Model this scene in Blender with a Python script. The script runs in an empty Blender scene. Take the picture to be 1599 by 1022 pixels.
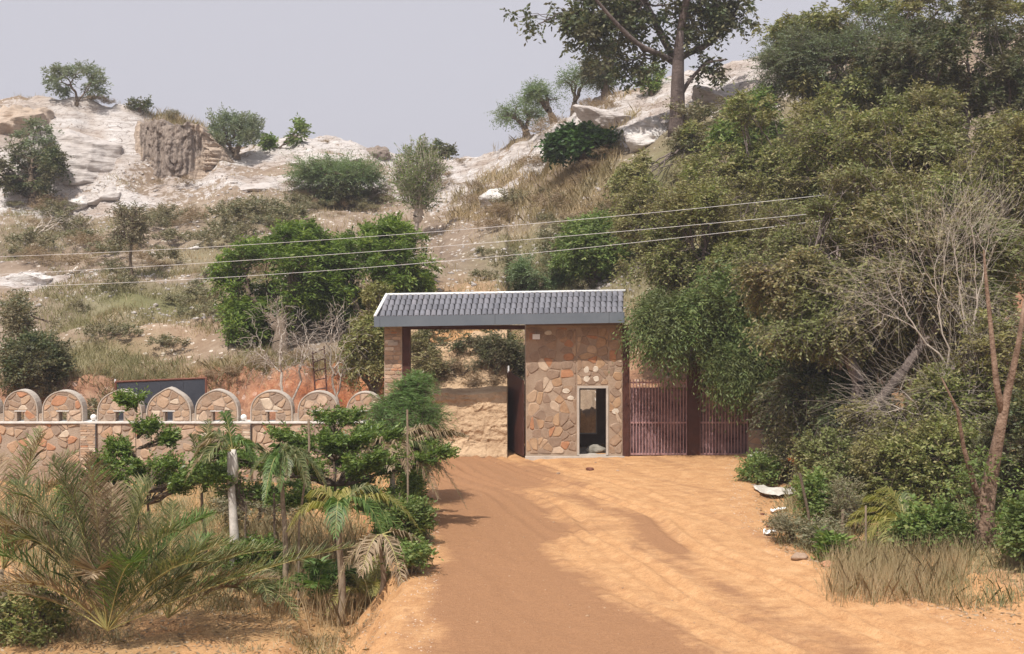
import bpy, math, random
import numpy as np
from mathutils import Vector

# ------------------------------------------------------------------ camera, sky, sun, exposure
S = bpy.context.scene
C = S.collection
F = 2000.0            # focal length in photograph pixels (1599 wide)
HZ = 470.0            # horizon row of the photograph
CX = 799.5
EYE = 4.8

cam_d = bpy.data.cameras.new('camera')
cam = bpy.data.objects.new('camera', cam_d); C.objects.link(cam)
cam.location = (0, 0, EYE)
cam.rotation_euler = (math.radians(90), 0, 0)
cam_d.sensor_width = 36.0
cam_d.lens = 36.0*F/1599.0
cam_d.shift_y = -(511-HZ)/1599.0
cam_d.clip_end = 6000
S.camera = cam

SUN_EL, SUN_AZ = math.radians(58), math.radians(22)   # sun high behind the camera, a little to its left
w = bpy.data.worlds.new('World'); S.world = w; w.use_nodes = True
nt = w.node_tree; nt.nodes.clear()
sky = nt.nodes.new('ShaderNodeTexSky'); sky.sky_type = 'NISHITA'; sky.sun_disc = False
sky.sun_elevation = SUN_EL; sky.sun_rotation = math.pi + SUN_AZ
sky.air_density = 1.0; sky.dust_density = 6.0; sky.ozone_density = 1.0
hsv = nt.nodes.new('ShaderNodeHueSaturation'); hsv.inputs['Saturation'].default_value = 0.30
mixc = nt.nodes.new('ShaderNodeMixRGB'); mixc.blend_type = 'MIX'; mixc.inputs[0].default_value = 0.72
mixc.inputs[2].default_value = (7.5, 7.35, 8.2, 1)     # even bright haze over the whole sky
bg = nt.nodes.new('ShaderNodeBackground'); bg.inputs[1].default_value = 0.10
wo = nt.nodes.new('ShaderNodeOutputWorld')
nt.links.new(sky.outputs[0], hsv.inputs['Color']); nt.links.new(hsv.outputs[0], mixc.inputs[1])
nt.links.new(mixc.outputs[0], bg.inputs[0]); nt.links.new(bg.outputs[0], wo.inputs[0])

sd = bpy.data.lights.new('sun', 'SUN'); sd.energy = 5.0; sd.angle = math.radians(0.6); sd.color = (1, 0.955, 0.88)
sun = bpy.data.objects.new('sun', sd); C.objects.link(sun)
dvec = Vector((math.sin(SUN_AZ)*math.cos(SUN_EL), math.cos(SUN_AZ)*math.cos(SUN_EL), -math.sin(SUN_EL)))
sun.rotation_euler = dvec.to_track_quat('-Z', 'Y').to_euler(); sun.location = (-20, -40, 60)

S.view_settings.view_transform = 'Standard'; S.view_settings.look = 'None'
S.view_settings.exposure = 0.0; S.view_settings.gamma = 1.0; S.view_settings.use_curve_mapping = False
S.render.engine = 'CYCLES'
S.cycles.max_bounces = 6; S.cycles.diffuse_bounces = 3; S.cycles.glossy_bounces = 2
S.cycles.transmission_bounces = 4; S.cycles.transparent_max_bounces = 4; S.cycles.volume_bounces = 0
S.cycles.use_denoising = True
S.cycles.volume_step_rate = 4

rng = np.random.default_rng(7)
R = random.Random(7)

# ------------------------------------------------------------------ helpers
def W(px, py, Y):
    """world point that the photograph shows at px, py when it stands Y metres away"""
    return np.array([(px-CX)/F*Y, Y, EYE+(HZ-py)/F*Y])

def _h(ix, iy, iz, s):
    n = (ix*374761393 + iy*668265263 + iz*2147483647 + s*1274126177).astype(np.int64) & 0xffffffff
    n = ((n ^ (n >> 13))*1274126177) & 0xffffffff
    n = ((n ^ (n >> 16))*2246822519) & 0xffffffff
    return ((n ^ (n >> 15)) & 0xffffff)/float(0xffffff)

def vnoise(x, y, z=None, s=0):
    x = np.asarray(x, float); y = np.asarray(y, float)
    z = np.zeros_like(x) if z is None else np.asarray(z, float)
    ix, iy, iz = np.floor(x), np.floor(y), np.floor(z)
    fx, fy, fz = x-ix, y-iy, z-iz
    ix, iy, iz = ix.astype(np.int64), iy.astype(np.int64), iz.astype(np.int64)
    fx, fy, fz = [f*f*(3-2*f) for f in (fx, fy, fz)]
    r = 0
    for a in (0, 1):
        for b in (0, 1):
            for c in (0, 1):
                wgt = (fx if a else 1-fx)*(fy if b else 1-fy)*(fz if c else 1-fz)
                r = r + wgt*_h(ix+a, iy+b, iz+c, s)
    return r*2-1

def fbm(x, y, z=None, o=4, s=0, g=0.5):
    r = 0; a = 1; f = 1
    for k in range(o):
        r = r + a*vnoise(np.asarray(x)*f, np.asarray(y)*f, None if z is None else np.asarray(z)*f, s+k*17)
        a *= g; f *= 2.03
    return r

def sstep(a, b, v):
    t = np.clip((v-a)/(b-a), 0, 1); return t*t*(3-2*t)

ORG = {}
def mesh_np(name, V, Fq):
    """V (n,3), Fq list of arrays of faces each (m,k)"""
    me = bpy.data.meshes.new(name)
    V = np.asarray(V, np.float32)
    if not isinstance(Fq, (list, tuple)): Fq = [Fq]
    Fq = [np.asarray(f, np.int32) for f in Fq if len(f)]
    me.vertices.add(len(V)); me.vertices.foreach_set('co', V.ravel())
    nl = sum(f.size for f in Fq); nf = sum(len(f) for f in Fq)
    me.loops.add(nl); me.polygons.add(nf)
    me.loops.foreach_set('vertex_index', np.concatenate([f.ravel() for f in Fq]))
    st = []; o = 0
    for f in Fq:
        st.append(o+np.arange(len(f))*f.shape[1]); o += f.size
    me.polygons.foreach_set('loop_start', np.concatenate(st).astype(np.int32))
    me.update(calc_edges=True)
    return me

def link(name, me, mat=None, parent=None, loc=None, smooth=False):
    if mat is not None and not me.materials: me.materials.append(mat)
    if smooth: me.polygons.foreach_set('use_smooth', np.ones(len(me.polygons), bool))
    o = bpy.data.objects.new(name, me); C.objects.link(o)
    if loc is not None: o.location = loc
    if parent is not None: o.parent = parent
    return o

def tag(o, label, cat, group=None):
    o['label'] = label; o['category'] = cat
    if group: o['group'] = group
    return o

def root(name, label, cat, loc, group=None):
    o = bpy.data.objects.new(name, None); C.objects.link(o)
    o.empty_display_size = 0.3
    o.location = loc
    ORG[o.name] = np.array(loc, float)
    return tag(o, label, cat, group)

def org(o):
    while o is not None and o.name not in ORG: o = o.parent
    return ORG[o.name] if o is not None else np.zeros(3)

class MB:
    """collects simple solids in world coordinates into one mesh"""
    def __init__(s): s.v = []; s.f = []; s.n = 0
    def raw(s, V, Fs):
        V = np.asarray(V, float); s.v.append(V)
        for f in Fs: s.f.append([int(i)+s.n for i in f])
        s.n += len(V); return s
    def box(s, x0, x1, y0, y1, z0, z1):
        V = [(x0,y0,z0),(x1,y0,z0),(x1,y1,z0),(x0,y1,z0),(x0,y0,z1),(x1,y0,z1),(x1,y1,z1),(x0,y1,z1)]
        return s.raw(V, [(0,3,2,1),(4,5,6,7),(0,1,5,4),(1,2,6,5),(2,3,7,6),(3,0,4,7)])
    def prism(s, poly, y0, y1):
        """poly: (x,z) outline, counter-clockwise seen from -y; extruded along y"""
        n = len(poly)
        V = [(p[0], y0, p[1]) for p in poly]+[(p[0], y1, p[1]) for p in poly]
        Fs = [tuple(range(n)), tuple(range(2*n-1, n-1, -1))]
        Fs += [(i, i+n, (i+1) % n+n, (i+1) % n) for i in range(n)]
        return s.raw(V, Fs)
    def tube(s, pts, rad, k=6):
        pts = np.asarray(pts, float); m = len(pts)
        rad = np.full(m, rad, float) if np.isscalar(rad) else np.asarray(rad, float)
        T = np.gradient(pts, axis=0); T /= np.linalg.norm(T, axis=1)[:, None]+1e-9
        up = np.array([0, 0, 1.]) if abs(T[0][2]) < 0.9 else np.array([1., 0, 0])
        V = []
        for i in range(m):
            a = np.cross(T[i], up); a /= np.linalg.norm(a)+1e-9
            b = np.cross(a, T[i]); up = b if m > 2 else up
            for j in range(k):
                th = 2*math.pi*j/k
                V.append(pts[i]+rad[i]*(a*math.cos(th)+b*math.sin(th)))
        Fs = [(i*k+j, i*k+(j+1) % k, (i+1)*k+(j+1) % k, (i+1)*k+j) for i in range(m-1) for j in range(k)]
        Fs += [tuple(range(k))[::-1], tuple((m-1)*k+j for j in range(k))]
        return s.raw(V, Fs)
    def build(s, name, mat, parent=None, smooth=False):
        V = np.concatenate(s.v)-org(parent)
        me = bpy.data.meshes.new(name); me.from_pydata(V.tolist(), [], s.f); me.update()
        return link(name, me, mat, parent, smooth=smooth)

def build_top(mb, name, mat, loc, label, cat, group=None, smooth=False):
    V = np.concatenate(mb.v)-np.array(loc)
    me = bpy.data.meshes.new(name); me.from_pydata(V.tolist(), [], mb.f); me.update()
    o = link(name, me, mat, None, loc, smooth)
    return tag(o, label, cat, group)

# ------------------------------------------------------------------ materials
def newmat(name, rough=0.8, spec=0.3):
    m = bpy.data.materials.new(name); m.use_nodes = True
    n = m.node_tree.nodes; l = m.node_tree.links
    b = n['Principled BSDF']; b.inputs['Roughness'].default_value = rough
    b.inputs['Specular IOR Level'].default_value = spec
    return m, n, l, b

def ramp(n, cols, pos=None):
    r = n.new('ShaderNodeValToRGB'); e = r.color_ramp.elements
    pos = pos or [i/(len(cols)-1) for i in range(len(cols))]
    while len(e) < len(cols): e.new(0.5)
    for i, (c, p) in enumerate(zip(cols, pos)): e[i].position = p; e[i].color = (*c, 1)
    return r

def noise(n, l, scale, detail=4, vec=None, rough=0.55):
    t = n.new('ShaderNodeTexNoise'); t.inputs['Scale'].default_value = scale
    t.inputs['Detail'].default_value = detail; t.inputs['Roughness'].default_value = rough
    if vec is not None: l.new(vec, t.inputs['Vector'])
    return t

def mixn(n, l, fac, a, b, mode='MIX'):
    m = n.new('ShaderNodeMixRGB'); m.blend_type = mode
    for i, v in ((0, fac), (1, a), (2, b)):
        if isinstance(v, (int, float)): m.inputs[i].default_value = v
        elif isinstance(v, tuple): m.inputs[i].default_value = (*v, 1)
        else: l.new(v, m.inputs[i])
    return m.outputs[0]

def mathn(n, l, op, a, b=None, clamp=False):
    m = n.new('ShaderNodeMath'); m.operation = op; m.use_clamp = clamp
    for i, v in ((0, a), (1, b)):
        if v is None: continue
        if isinstance(v, (int, float)): m.inputs[i].default_value = v
        else: l.new(v, m.inputs[i])
    return m.outputs[0]

def bumpn(n, l, h, strength, dist, bsdf):
    b = n.new('ShaderNodeBump'); b.inputs['Strength'].default_value = strength; b.inputs['Distance'].default_value = dist
    l.new(h, b.inputs['Height']); l.new(b.outputs[0], bsdf.inputs['Normal'])

def geo_pos(n): return n.new('ShaderNodeNewGeometry').outputs['Position']

def plain(name, c1, c2, scale=3, rough=0.8, bump=0.3, bs=None, spec=0.3, metal=0.0, dist=0.01):
    m, n, l, b = newmat(name, rough, spec)
    p = geo_pos(n)
    t = noise(n, l, scale, 5, p); t2 = noise(n, l, scale*9, 4, p)
    f = mathn(n, l, 'ADD', mathn(n, l, 'MULTIPLY', t.outputs[0], 0.7), mathn(n, l, 'MULTIPLY', t2.outputs[0], 0.3))
    r = ramp(n, [c1, c2], [0.35, 0.65]); l.new(f, r.inputs[0])
    l.new(r.outputs[0], b.inputs['Base Color']); b.inputs['Metallic'].default_value = metal
    bumpn(n, l, noise(n, l, bs or scale*12, 5, p).outputs[0], bump, dist, b)
    return m

def leafmat(name, cols, trans=0.3, clump=None, rough=0.55, nscale=0.9):
    """per-leaf colour from the leaf's own island; whole boughs vary a little in ripeness"""
    m, n, l, b = newmat(name, rough, 0.35)
    g = n.new('ShaderNodeNewGeometry')
    r = ramp(n, cols); l.new(g.outputs['Random Per Island'], r.inputs[0])
    col = r.outputs[0]
    if clump:
        t = noise(n, l, nscale, 3, g.outputs['Position'])
        rr = ramp(n, [(0, 0, 0), (1, 1, 1)], [0.42, 0.62]); l.new(t.outputs[0], rr.inputs[0])
        f = mathn(n, l, 'MULTIPLY', rr.outputs[0], 0.65)
        col = mixn(n, l, f, col, clump)
    l.new(col, b.inputs['Base Color'])
    tr = n.new('ShaderNodeBsdfTranslucent')
    l.new(mixn(n, l, 1.0, col, (1.25, 1.3, 0.7), 'MULTIPLY'), tr.inputs['Color'])
    mx = n.new('ShaderNodeMixShader'); mx.inputs[0].default_value = trans
    l.new(b.outputs[0], mx.inputs[1]); l.new(tr.outputs[0], mx.inputs[2])
    l.new(mx.outputs[0], n['Material Output'].inputs['Surface'])
    return m

def ground_material():
    m, n, l, b = newmat('ground_soil', 0.95, 0.15)
    p = geo_pos(n)
    za = n.new('ShaderNodeAttribute'); za.attribute_name = 'zone'
    sep = n.new('ShaderNodeSeparateColor'); l.new(za.outputs['Color'], sep.inputs[0])
    zb = n.new('ShaderNodeAttribute'); zb.attribute_name = 'zone_b'
    sep2 = n.new('ShaderNodeSeparateColor'); l.new(zb.outputs['Color'], sep2.inputs[0])
    n1 = noise(n, l, 0.35, 6, p, 0.6); n2 = noise(n, l, 2.2, 6, p, 0.65); n3 = noise(n, l, 14, 5, p, 0.7)
    # scree: dry brown earth strewn with pale chips
    r1 = ramp(n, [(0.155, 0.112, 0.083), (0.265, 0.20, 0.15), (0.40, 0.33, 0.27)], [0.3, 0.5, 0.72])
    l.new(mathn(n, l, 'ADD', mathn(n, l, 'MULTIPLY', n1.outputs[0], 0.5), mathn(n, l, 'MULTIPLY', n2.outputs[0], 0.5)), r1.inputs[0])
    v = n.new('ShaderNodeTexVoronoi'); v.inputs['Scale'].default_value = 4.5; l.new(p, v.inputs['Vector'])
    vs = n.new('ShaderNodeSeparateColor'); l.new(v.outputs['Color'], vs.inputs[0])
    chip = mathn(n, l, 'MULTIPLY', mathn(n, l, 'GREATER_THAN', vs.outputs[0], 0.80), mathn(n, l, 'LESS_THAN', v.outputs['Distance'], 0.42))
    chip = mathn(n, l, 'MULTIPLY', chip, mathn(n, l, 'GREATER_THAN', n2.outputs[0], 0.47))
    scree = mixn(n, l, chip, r1.outputs[0], (0.62, 0.56, 0.50))
    # orange sand
    r2 = ramp(n, [(0.38, 0.192, 0.088), (0.54, 0.30, 0.142), (0.68, 0.42, 0.222)], [0.32, 0.5, 0.7])
    l.new(mathn(n, l, 'ADD', mathn(n, l, 'MULTIPLY', n2.outputs[0], 0.55), mathn(n, l, 'MULTIPLY', n3.outputs[0], 0.45)), r2.inputs[0])
    # streaks drawn along the driving direction
    mp = n.new('ShaderNodeMapping'); mp.inputs['Scale'].default_value = (1.0, 3.0, 1); mp.inputs['Rotation'].default_value = (0, 0, 0.5)
    l.new(p, mp.inputs['Vector'])
    ns = noise(n, l, 1.3, 6, mp.outputs[0], 0.65)
    damp_shade_f = mathn(n, l, 'ADD', sep2.outputs[0], mathn(n, l, 'MULTIPLY', mathn(n, l, 'SUBTRACT', ns.outputs[0], 0.5), 1.1), True)
    rd = ramp(n, [(0, 0, 0), (1, 1, 1)], [0.26, 0.74]); l.new(damp_shade_f, rd.inputs[0])
    damp_shade_c = mixn(n, l, n3.outputs[0], (0.27, 0.135, 0.068), (0.41, 0.222, 0.115))
    sand = mixn(n, l, rd.outputs[0], r2.outputs[0], damp_shade_c)
    col = mixn(n, l, sep.outputs[0], scree, sand)
    rn = ramp(n, [(0.12, 0.042, 0.026), (0.37, 0.125, 0.055), (0.62, 0.34, 0.19)], [0.36, 0.5, 0.68]); l.new(mathn(n, l, 'ADD', mathn(n, l, 'MULTIPLY', n2.outputs[0], 0.6), mathn(n, l, 'MULTIPLY', n3.outputs[0], 0.4)), rn.inputs[0]); red = rn.outputs[0]
    col = mixn(n, l, sep.outputs[2], col, red)
    gr = mixn(n, l, n2.outputs[0], (0.10, 0.115, 0.045), (0.24, 0.21, 0.11))
    gf = mathn(n, l, 'ADD', sep.outputs[1], mathn(n, l, 'MULTIPLY', mathn(n, l, 'SUBTRACT', n2.outputs[0], 0.5), 1.2), True)
    gf = mathn(n, l, 'MULTIPLY', gf, sep.outputs[1])
    col = mixn(n, l, gf, col, gr)
    mr = n.new('ShaderNodeMapping'); mr.inputs['Rotation'].default_value = (0.25, 0.32, 0.2); mr.inputs['Scale'].default_value = (0.45, 0.45, 4.5)
    l.new(p, mr.inputs['Vector']); nb = noise(n, l, 1.1, 8, mr.outputs[0], 0.72)
    rb = ramp(n, [(0.27, 0.235, 0.21), (0.45, 0.405, 0.375), (0.56, 0.525, 0.50), (0.63, 0.60, 0.58)], [0.30, 0.42, 0.55, 0.7]); l.new(nb.outputs[0], rb.inputs[0])
    rk2 = ramp(n, [(0.74, 0.66, 0.60), (1.02, 1.02, 1.03)], [0.36, 0.58]); l.new(n1.outputs[0], rk2.inputs[0])
    mc = n.new('ShaderNodeMapping'); mc.inputs['Rotation'].default_value = (0.2, 0.5, 0.3); mc.inputs['Scale'].default_value = (0.22, 0.3, 0.75); l.new(p, mc.inputs['Vector'])
    va = n.new('ShaderNodeVectorMath'); va.operation = 'ADD'; l.new(mc.outputs[0], va.inputs[0]); l.new(mathn(n, l, 'MULTIPLY', n2.outputs[0], 0.35), va.inputs[1])
    vc = n.new('ShaderNodeTexVoronoi'); vc.feature = 'DISTANCE_TO_EDGE'; l.new(va.outputs[0], vc.inputs['Vector'])
    ck = ramp(n, [(0.30, 0.26, 0.24), (1, 1, 1)], [0.006, 0.028]); l.new(vc.outputs['Distance'], ck.inputs[0])
    rock = mixn(n, l, 1.0, mixn(n, l, 1.0, rb.outputs[0], rk2.outputs[0], 'MULTIPLY'), ck.outputs[0], 'MULTIPLY')
    rf = mathn(n, l, 'ADD', sep2.outputs[1], mathn(n, l, 'MULTIPLY', mathn(n, l, 'SUBTRACT', n2.outputs[0], 0.50), 3.2), True)
    rr = ramp(n, [(0, 0, 0), (1, 1, 1)], [0.4, 0.6]); l.new(rf, rr.inputs[0])
    col = mixn(n, l, mathn(n, l, 'MULTIPLY', rr.outputs[0], mathn(n, l, 'GREATER_THAN', sep2.outputs[1], 0.02)), col, rock)
    l.new(col, b.inputs['Base Color'])
    hb = mathn(n, l, 'ADD', mathn(n, l, 'MULTIPLY', n2.outputs[0], 0.5), mathn(n, l, 'MULTIPLY', n3.outputs[0], 0.35))
    hb = mathn(n, l, 'ADD', hb, mathn(n, l, 'MULTIPLY', chip, 0.2))
    hb = mathn(n, l, 'ADD', hb, mathn(n, l, 'MULTIPLY', mathn(n, l, 'MULTIPLY', nb.outputs[0], sep2.outputs[1]), 2.0))
    n4 = noise(n, l, 55, 3, p, 0.6); hb = mathn(n, l, 'ADD', hb, mathn(n, l, 'MULTIPLY', n4.outputs[0], 0.22))
    spk = ramp(n, [(0.78, 0.76, 0.74), (1, 1, 1), (1.1, 1.1, 1.1)], [0.33, 0.5, 0.68]); l.new(n4.outputs[0], spk.inputs[0])
    l.new(mixn(n, l, 1.0, col, spk.outputs[0], 'MULTIPLY'), b.inputs['Base Color'])
    bumpn(n, l, hb, 0.7, 0.12, b)
    return m

def stone_material(name, cols, pos=None, dark=0.75):
    m, n, l, b = newmat(name, 0.85, 0.25)
    oi = n.new('ShaderNodeObjectInfo'); p = geo_pos(n)
    r = ramp(n, cols, pos); r.color_ramp.interpolation = 'CONSTANT' if pos else 'LINEAR'
    l.new(oi.outputs['Random'], r.inputs[0])
    n1 = noise(n, l, 6, 5, p, 0.65); n2 = noise(n, l, 30, 5, p, 0.65)
    f = mathn(n, l, 'ADD', mathn(n, l, 'MULTIPLY', n1.outputs[0], 0.6), mathn(n, l, 'MULTIPLY', n2.outputs[0], 0.4))
    rr = ramp(n, [(dark, dark*0.95, dark*0.9), (1.12, 1.1, 1.08)], [0.35, 0.65]); l.new(f, rr.inputs[0])
    l.new(mixn(n, l, 1.0, r.outputs[0], rr.outputs[0], 'MULTIPLY'), b.inputs['Base Color'])
    bumpn(n, l, f, 0.6, 0.03, b)
    return m

def rock_material(name, cols, band=(0.25, 0.2, 0.17), tilt=0.35, bandf=0.5, vert=False):
    m, n, l, b = newmat(name, 0.9, 0.2)
    p = geo_pos(n)
    mp = n.new('ShaderNodeMapping'); mp.inputs['Rotation'].default_value = (0.2, tilt, 0)
    mp.inputs['Scale'].default_value = (3.5, 3.5, 0.35) if vert else (0.5, 0.5, 5.0)
    l.new(p, mp.inputs['Vector'])
    n0 = noise(n, l, 1.0, 7, mp.outputs[0], 0.7)
    n1 = noise(n, l, 0.6, 6, p, 0.6); n2 = noise(n, l, 5, 6, p, 0.7)
    r = ramp(n, cols)
    l.new(mathn(n, l, 'ADD', mathn(n, l, 'MULTIPLY', n1.outputs[0], 0.55), mathn(n, l, 'MULTIPLY', n2.outputs[0], 0.45)), r.inputs[0])
    rb = ramp(n, [(1, 1, 1), (0, 0, 0)], [0.36, 0.50]); l.new(n0.outputs[0], rb.inputs[0])
    col = mixn(n, l, mathn(n, l, 'MULTIPLY', rb.outputs[0], bandf), r.outputs[0], band)
    l.new(col, b.inputs['Base Color'])
    bumpn(n, l, mathn(n, l, 'ADD', mathn(n, l, 'MULTIPLY', n0.outputs[0], 0.7), mathn(n, l, 'MULTIPLY', n2.outputs[0], 0.3)), 0.9, 0.35, b)
    return m

M = {}
M['ground'] = ground_material()
M['stone'] = stone_material('rubble_stone', [(0.42, 0.215, 0.12), (0.34, 0.235, 0.16), (0.40, 0.26, 0.16), (0.31, 0.22, 0.16),
                             (0.43, 0.29, 0.18), (0.29, 0.21, 0.155), (0.52, 0.41, 0.31), (0.38, 0.26, 0.17), (0.34, 0.25, 0.185), (0.46, 0.33, 0.225)],
                             [0, .1, .2, .32, .48, .58, .7, .75, .85, .93])
M['wallstone'] = stone_material('boundary_stone', [(0.47, 0.25, 0.15), (0.42, 0.30, 0.21), (0.54, 0.41, 0.31), (0.36, 0.26, 0.19), (0.47, 0.34, 0.24),
                             (0.33, 0.25, 0.195), (0.64, 0.54, 0.43), (0.50, 0.335, 0.225), (0.40, 0.285, 0.21)], [0, .08, .25, .38, .5, .64, .78, .84, .92])
M['palestone'] = plain('cream_stone', (0.50, 0.42, 0.33), (0.66, 0.59, 0.49), 6, .85, .4)
M['mortar'] = plain('cement_mortar', (0.29, 0.205, 0.145), (0.40, 0.30, 0.22), 2.5, 0.95, 0.6, 30, dist=0.03)
M['mortar2'] = plain('grey_mortar', (0.31, 0.235, 0.18), (0.43, 0.335, 0.26), 2.0, 0.95, 0.6, 30, dist=0.03)
M['cement'] = plain('smooth_cement', (0.38, 0.33, 0.28), (0.52, 0.46, 0.40), 3.0, 0.9, 0.3, 25)
M['white'] = plain('white_paint', (0.72, 0.72, 0.71), (0.85, 0.85, 0.84), 5, 0.6, 0.15)
M['whitecap'] = plain('weathered_white_line', (0.60, 0.57, 0.53), (0.80, 0.78, 0.75), 6, 0.8, 0.2)
M['brown'] = plain('brown_oxide_paint', (0.050, 0.017, 0.012), (0.085, 0.030, 0.021), 4, 0.55, 0.12)
M['maroon'] = plain('maroon_bar_paint', (0.30, 0.16, 0.16), (0.46, 0.29, 0.28), 7, 0.45, 0.12)
M['fascia'] = plain('grey_fascia_metal', (0.115, 0.135, 0.16), (0.145, 0.165, 0.19), 1.2, 0.5, 0.05)
M['tile'] = stone_material('grey_roof_tile', [(0.125, 0.13, 0.155), (0.18, 0.185, 0.215), (0.15, 0.155, 0.18), (0.205, 0.205, 0.235)], None, 0.8)
M['deck'] = plain('dark_roof_deck', (0.035, 0.035, 0.04), (0.06, 0.06, 0.065), 4, 0.9, 0.1)
M['slate'] = plain('dark_slate_sheet', (0.035, 0.04, 0.052), (0.055, 0.06, 0.075), 1.5, 0.5, 0.06)
M['rust'] = plain('rusty_steel', (0.12, 0.045, 0.03), (0.2, 0.08, 0.05), 6, 0.8, 0.2)
M['wire'] = plain('bare_aluminium_wire', (0.62, 0.60, 0.60), (0.74, 0.72, 0.71), 2, 0.45, 0.02)
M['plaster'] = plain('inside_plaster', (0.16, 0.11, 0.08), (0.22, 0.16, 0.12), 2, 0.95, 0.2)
M['sack'] = plain('grey_sack', (0.20, 0.18, 0.15), (0.36, 0.33, 0.28), 5, 0.9, 0.5, 30)
M['sheet'] = plain('faded_plastic_sheet', (0.42, 0.38, 0.33), (0.68, 0.64, 0.58), 5, 0.6, 0.4, 18, dist=0.04)
M['glass'] = plain('milky_globe', (0.80, 0.80, 0.78), (0.86, 0.86, 0.85), 3, 0.25, 0.0)
M['bark'] = plain('brown_bark', (0.10, 0.072, 0.05), (0.20, 0.15, 0.11), 5, 0.95, 0.9, 28, dist=0.04)
M['greybark'] = plain('grey_brown_bark', (0.11, 0.085, 0.075), (0.25, 0.20, 0.18), 1.6, 0.9, 0.8, 14, dist=0.05)
M['palebark'] = plain('pale_dry_twigs', (0.34, 0.285, 0.235), (0.54, 0.47, 0.40), 3, 0.9, 0.4, 20)
M['redbark'] = plain('reddish_bark', (0.11, 0.065, 0.042), (0.29, 0.195, 0.14), 3, 0.95, 1.0, 12, dist=0.06)
M['whitebark'] = plain('lime_washed_trunk', (0.42, 0.38, 0.34), (0.68, 0.63, 0.58), 5, 0.85, 0.5, 16)
M['palmbark'] = plain('palm_trunk', (0.18, 0.13, 0.09), (0.32, 0.25, 0.18), 6, 0.9, 0.7, 16)
M['rock'] = rock_material('pale_gneiss', [(0.36, 0.30, 0.27), (0.55, 0.50, 0.47), (0.66, 0.62, 0.60)], bandf=0.6)
M['rocktan'] = rock_material('tan_weathered_rock', [(0.30, 0.21, 0.15), (0.48, 0.38, 0.30), (0.62, 0.54, 0.46)], bandf=0.55)
M['rockdark'] = rock_material('broken_dark_rock', [(0.17, 0.135, 0.12), (0.31, 0.25, 0.21), (0.48, 0.41, 0.35)], (0.09, 0.072, 0.07), 0.15, 0.6, True)
M['rockwhite'] = rock_material('white_quartz_rock', [(0.52, 0.46, 0.42), (0.70, 0.66, 0.63), (0.78, 0.75, 0.73)], (0.38, 0.31, 0.26), 0.3, 0.55)
M['flower'] = leafmat('orange_petals', [(0.75, 0.12, 0.03), (0.85, 0.22, 0.05)], 0.3)

M['L_weep'] = leafmat('weeping_leaves', [(0.052, 0.090, 0.024), (0.098, 0.150, 0.040), (0.155, 0.216, 0.061), (0.218, 0.246, 0.094)], 0.22, (0.098, 0.102, 0.039), nscale=.8)
M['L_olive'] = leafmat('olive_leaves', [(0.105, 0.129, 0.034), (0.172, 0.204, 0.055), (0.247, 0.267, 0.084), (0.374, 0.330, 0.159)], 0.25, (0.254, 0.210, 0.093), nscale=.45)
M['L_oliveb'] = leafmat('brownish_leaves', [(0.124, 0.112, 0.047), (0.197, 0.183, 0.069), (0.291, 0.259, 0.116), (0.437, 0.349, 0.212)], 0.22, (0.139, 0.183, 0.052), nscale=.45)
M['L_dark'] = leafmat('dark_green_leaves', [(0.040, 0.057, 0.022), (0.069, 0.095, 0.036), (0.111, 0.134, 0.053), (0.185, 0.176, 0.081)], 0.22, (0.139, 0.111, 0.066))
M['L_lush'] = leafmat('lush_green_leaves', [(0.070, 0.121, 0.022), (0.135, 0.204, 0.037), (0.205, 0.281, 0.057), (0.292, 0.349, 0.094)], 0.38, (0.076, 0.126, 0.028), nscale=.7)
M['L_hang'] = leafmat('drooping_green_leaves', [(0.083, 0.133, 0.032), (0.147, 0.224, 0.057), (0.221, 0.299, 0.082), (0.276, 0.283, 0.105)], 0.32, (0.110, 0.142, 0.044))
M['L_acacia'] = leafmat('acacia_leaflets', [(0.118, 0.172, 0.086), (0.172, 0.244, 0.119), (0.234, 0.306, 0.157)], 0.3, (0.198, 0.216, 0.132))
M['L_blue'] = leafmat('grey_green_leaflets', [(0.113, 0.149, 0.093), (0.175, 0.221, 0.137), (0.246, 0.290, 0.180)], 0.3, (0.205, 0.209, 0.137))
M['L_scrub'] = leafmat('scrub_leaves', [(0.109, 0.123, 0.065), (0.174, 0.181, 0.094), (0.246, 0.225, 0.131), (0.319, 0.261, 0.174)], 0.2, (0.217, 0.174, 0.109))
M['L_dry'] = leafmat('dry_shrub_twigs', [(0.192, 0.132, 0.084), (0.288, 0.204, 0.132), (0.384, 0.288, 0.192)], 0.2)
M['L_deep'] = leafmat('glossy_deep_leaves', [(0.026, 0.060, 0.018), (0.050, 0.102, 0.026), (0.086, 0.156, 0.038)], 0.25, None, 0.4)
M['L_tier'] = leafmat('tier_leaves', [(0.050, 0.090, 0.017), (0.094, 0.150, 0.029), (0.156, 0.228, 0.048), (0.237, 0.300, 0.084)], 0.32, None, 0.4)
M['L_palm'] = leafmat('palm_leaflets', [(0.074, 0.101, 0.038), (0.135, 0.162, 0.061), (0.216, 0.230, 0.101), (0.324, 0.284, 0.162)], 0.25, None, 0.45)
M['L_palmg'] = leafmat('green_palm_leaflets', [(0.063, 0.119, 0.031), (0.119, 0.196, 0.049), (0.196, 0.266, 0.084)], 0.3, None, 0.45)
M['L_palmy'] = leafmat('yellow_palm_leaflets', [(0.172, 0.184, 0.046), (0.299, 0.276, 0.081), (0.437, 0.368, 0.138)], 0.35, None, 0.5)
M['L_palmd'] = leafmat('dry_palm_leaflets', [(0.196, 0.132, 0.075), (0.299, 0.218, 0.138), (0.414, 0.322, 0.218)], 0.2, None, 0.6)
M['L_feather'] = leafmat('feathery_leaves', [(0.081, 0.155, 0.041), (0.135, 0.223, 0.061), (0.189, 0.270, 0.095)], 0.35)
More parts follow.
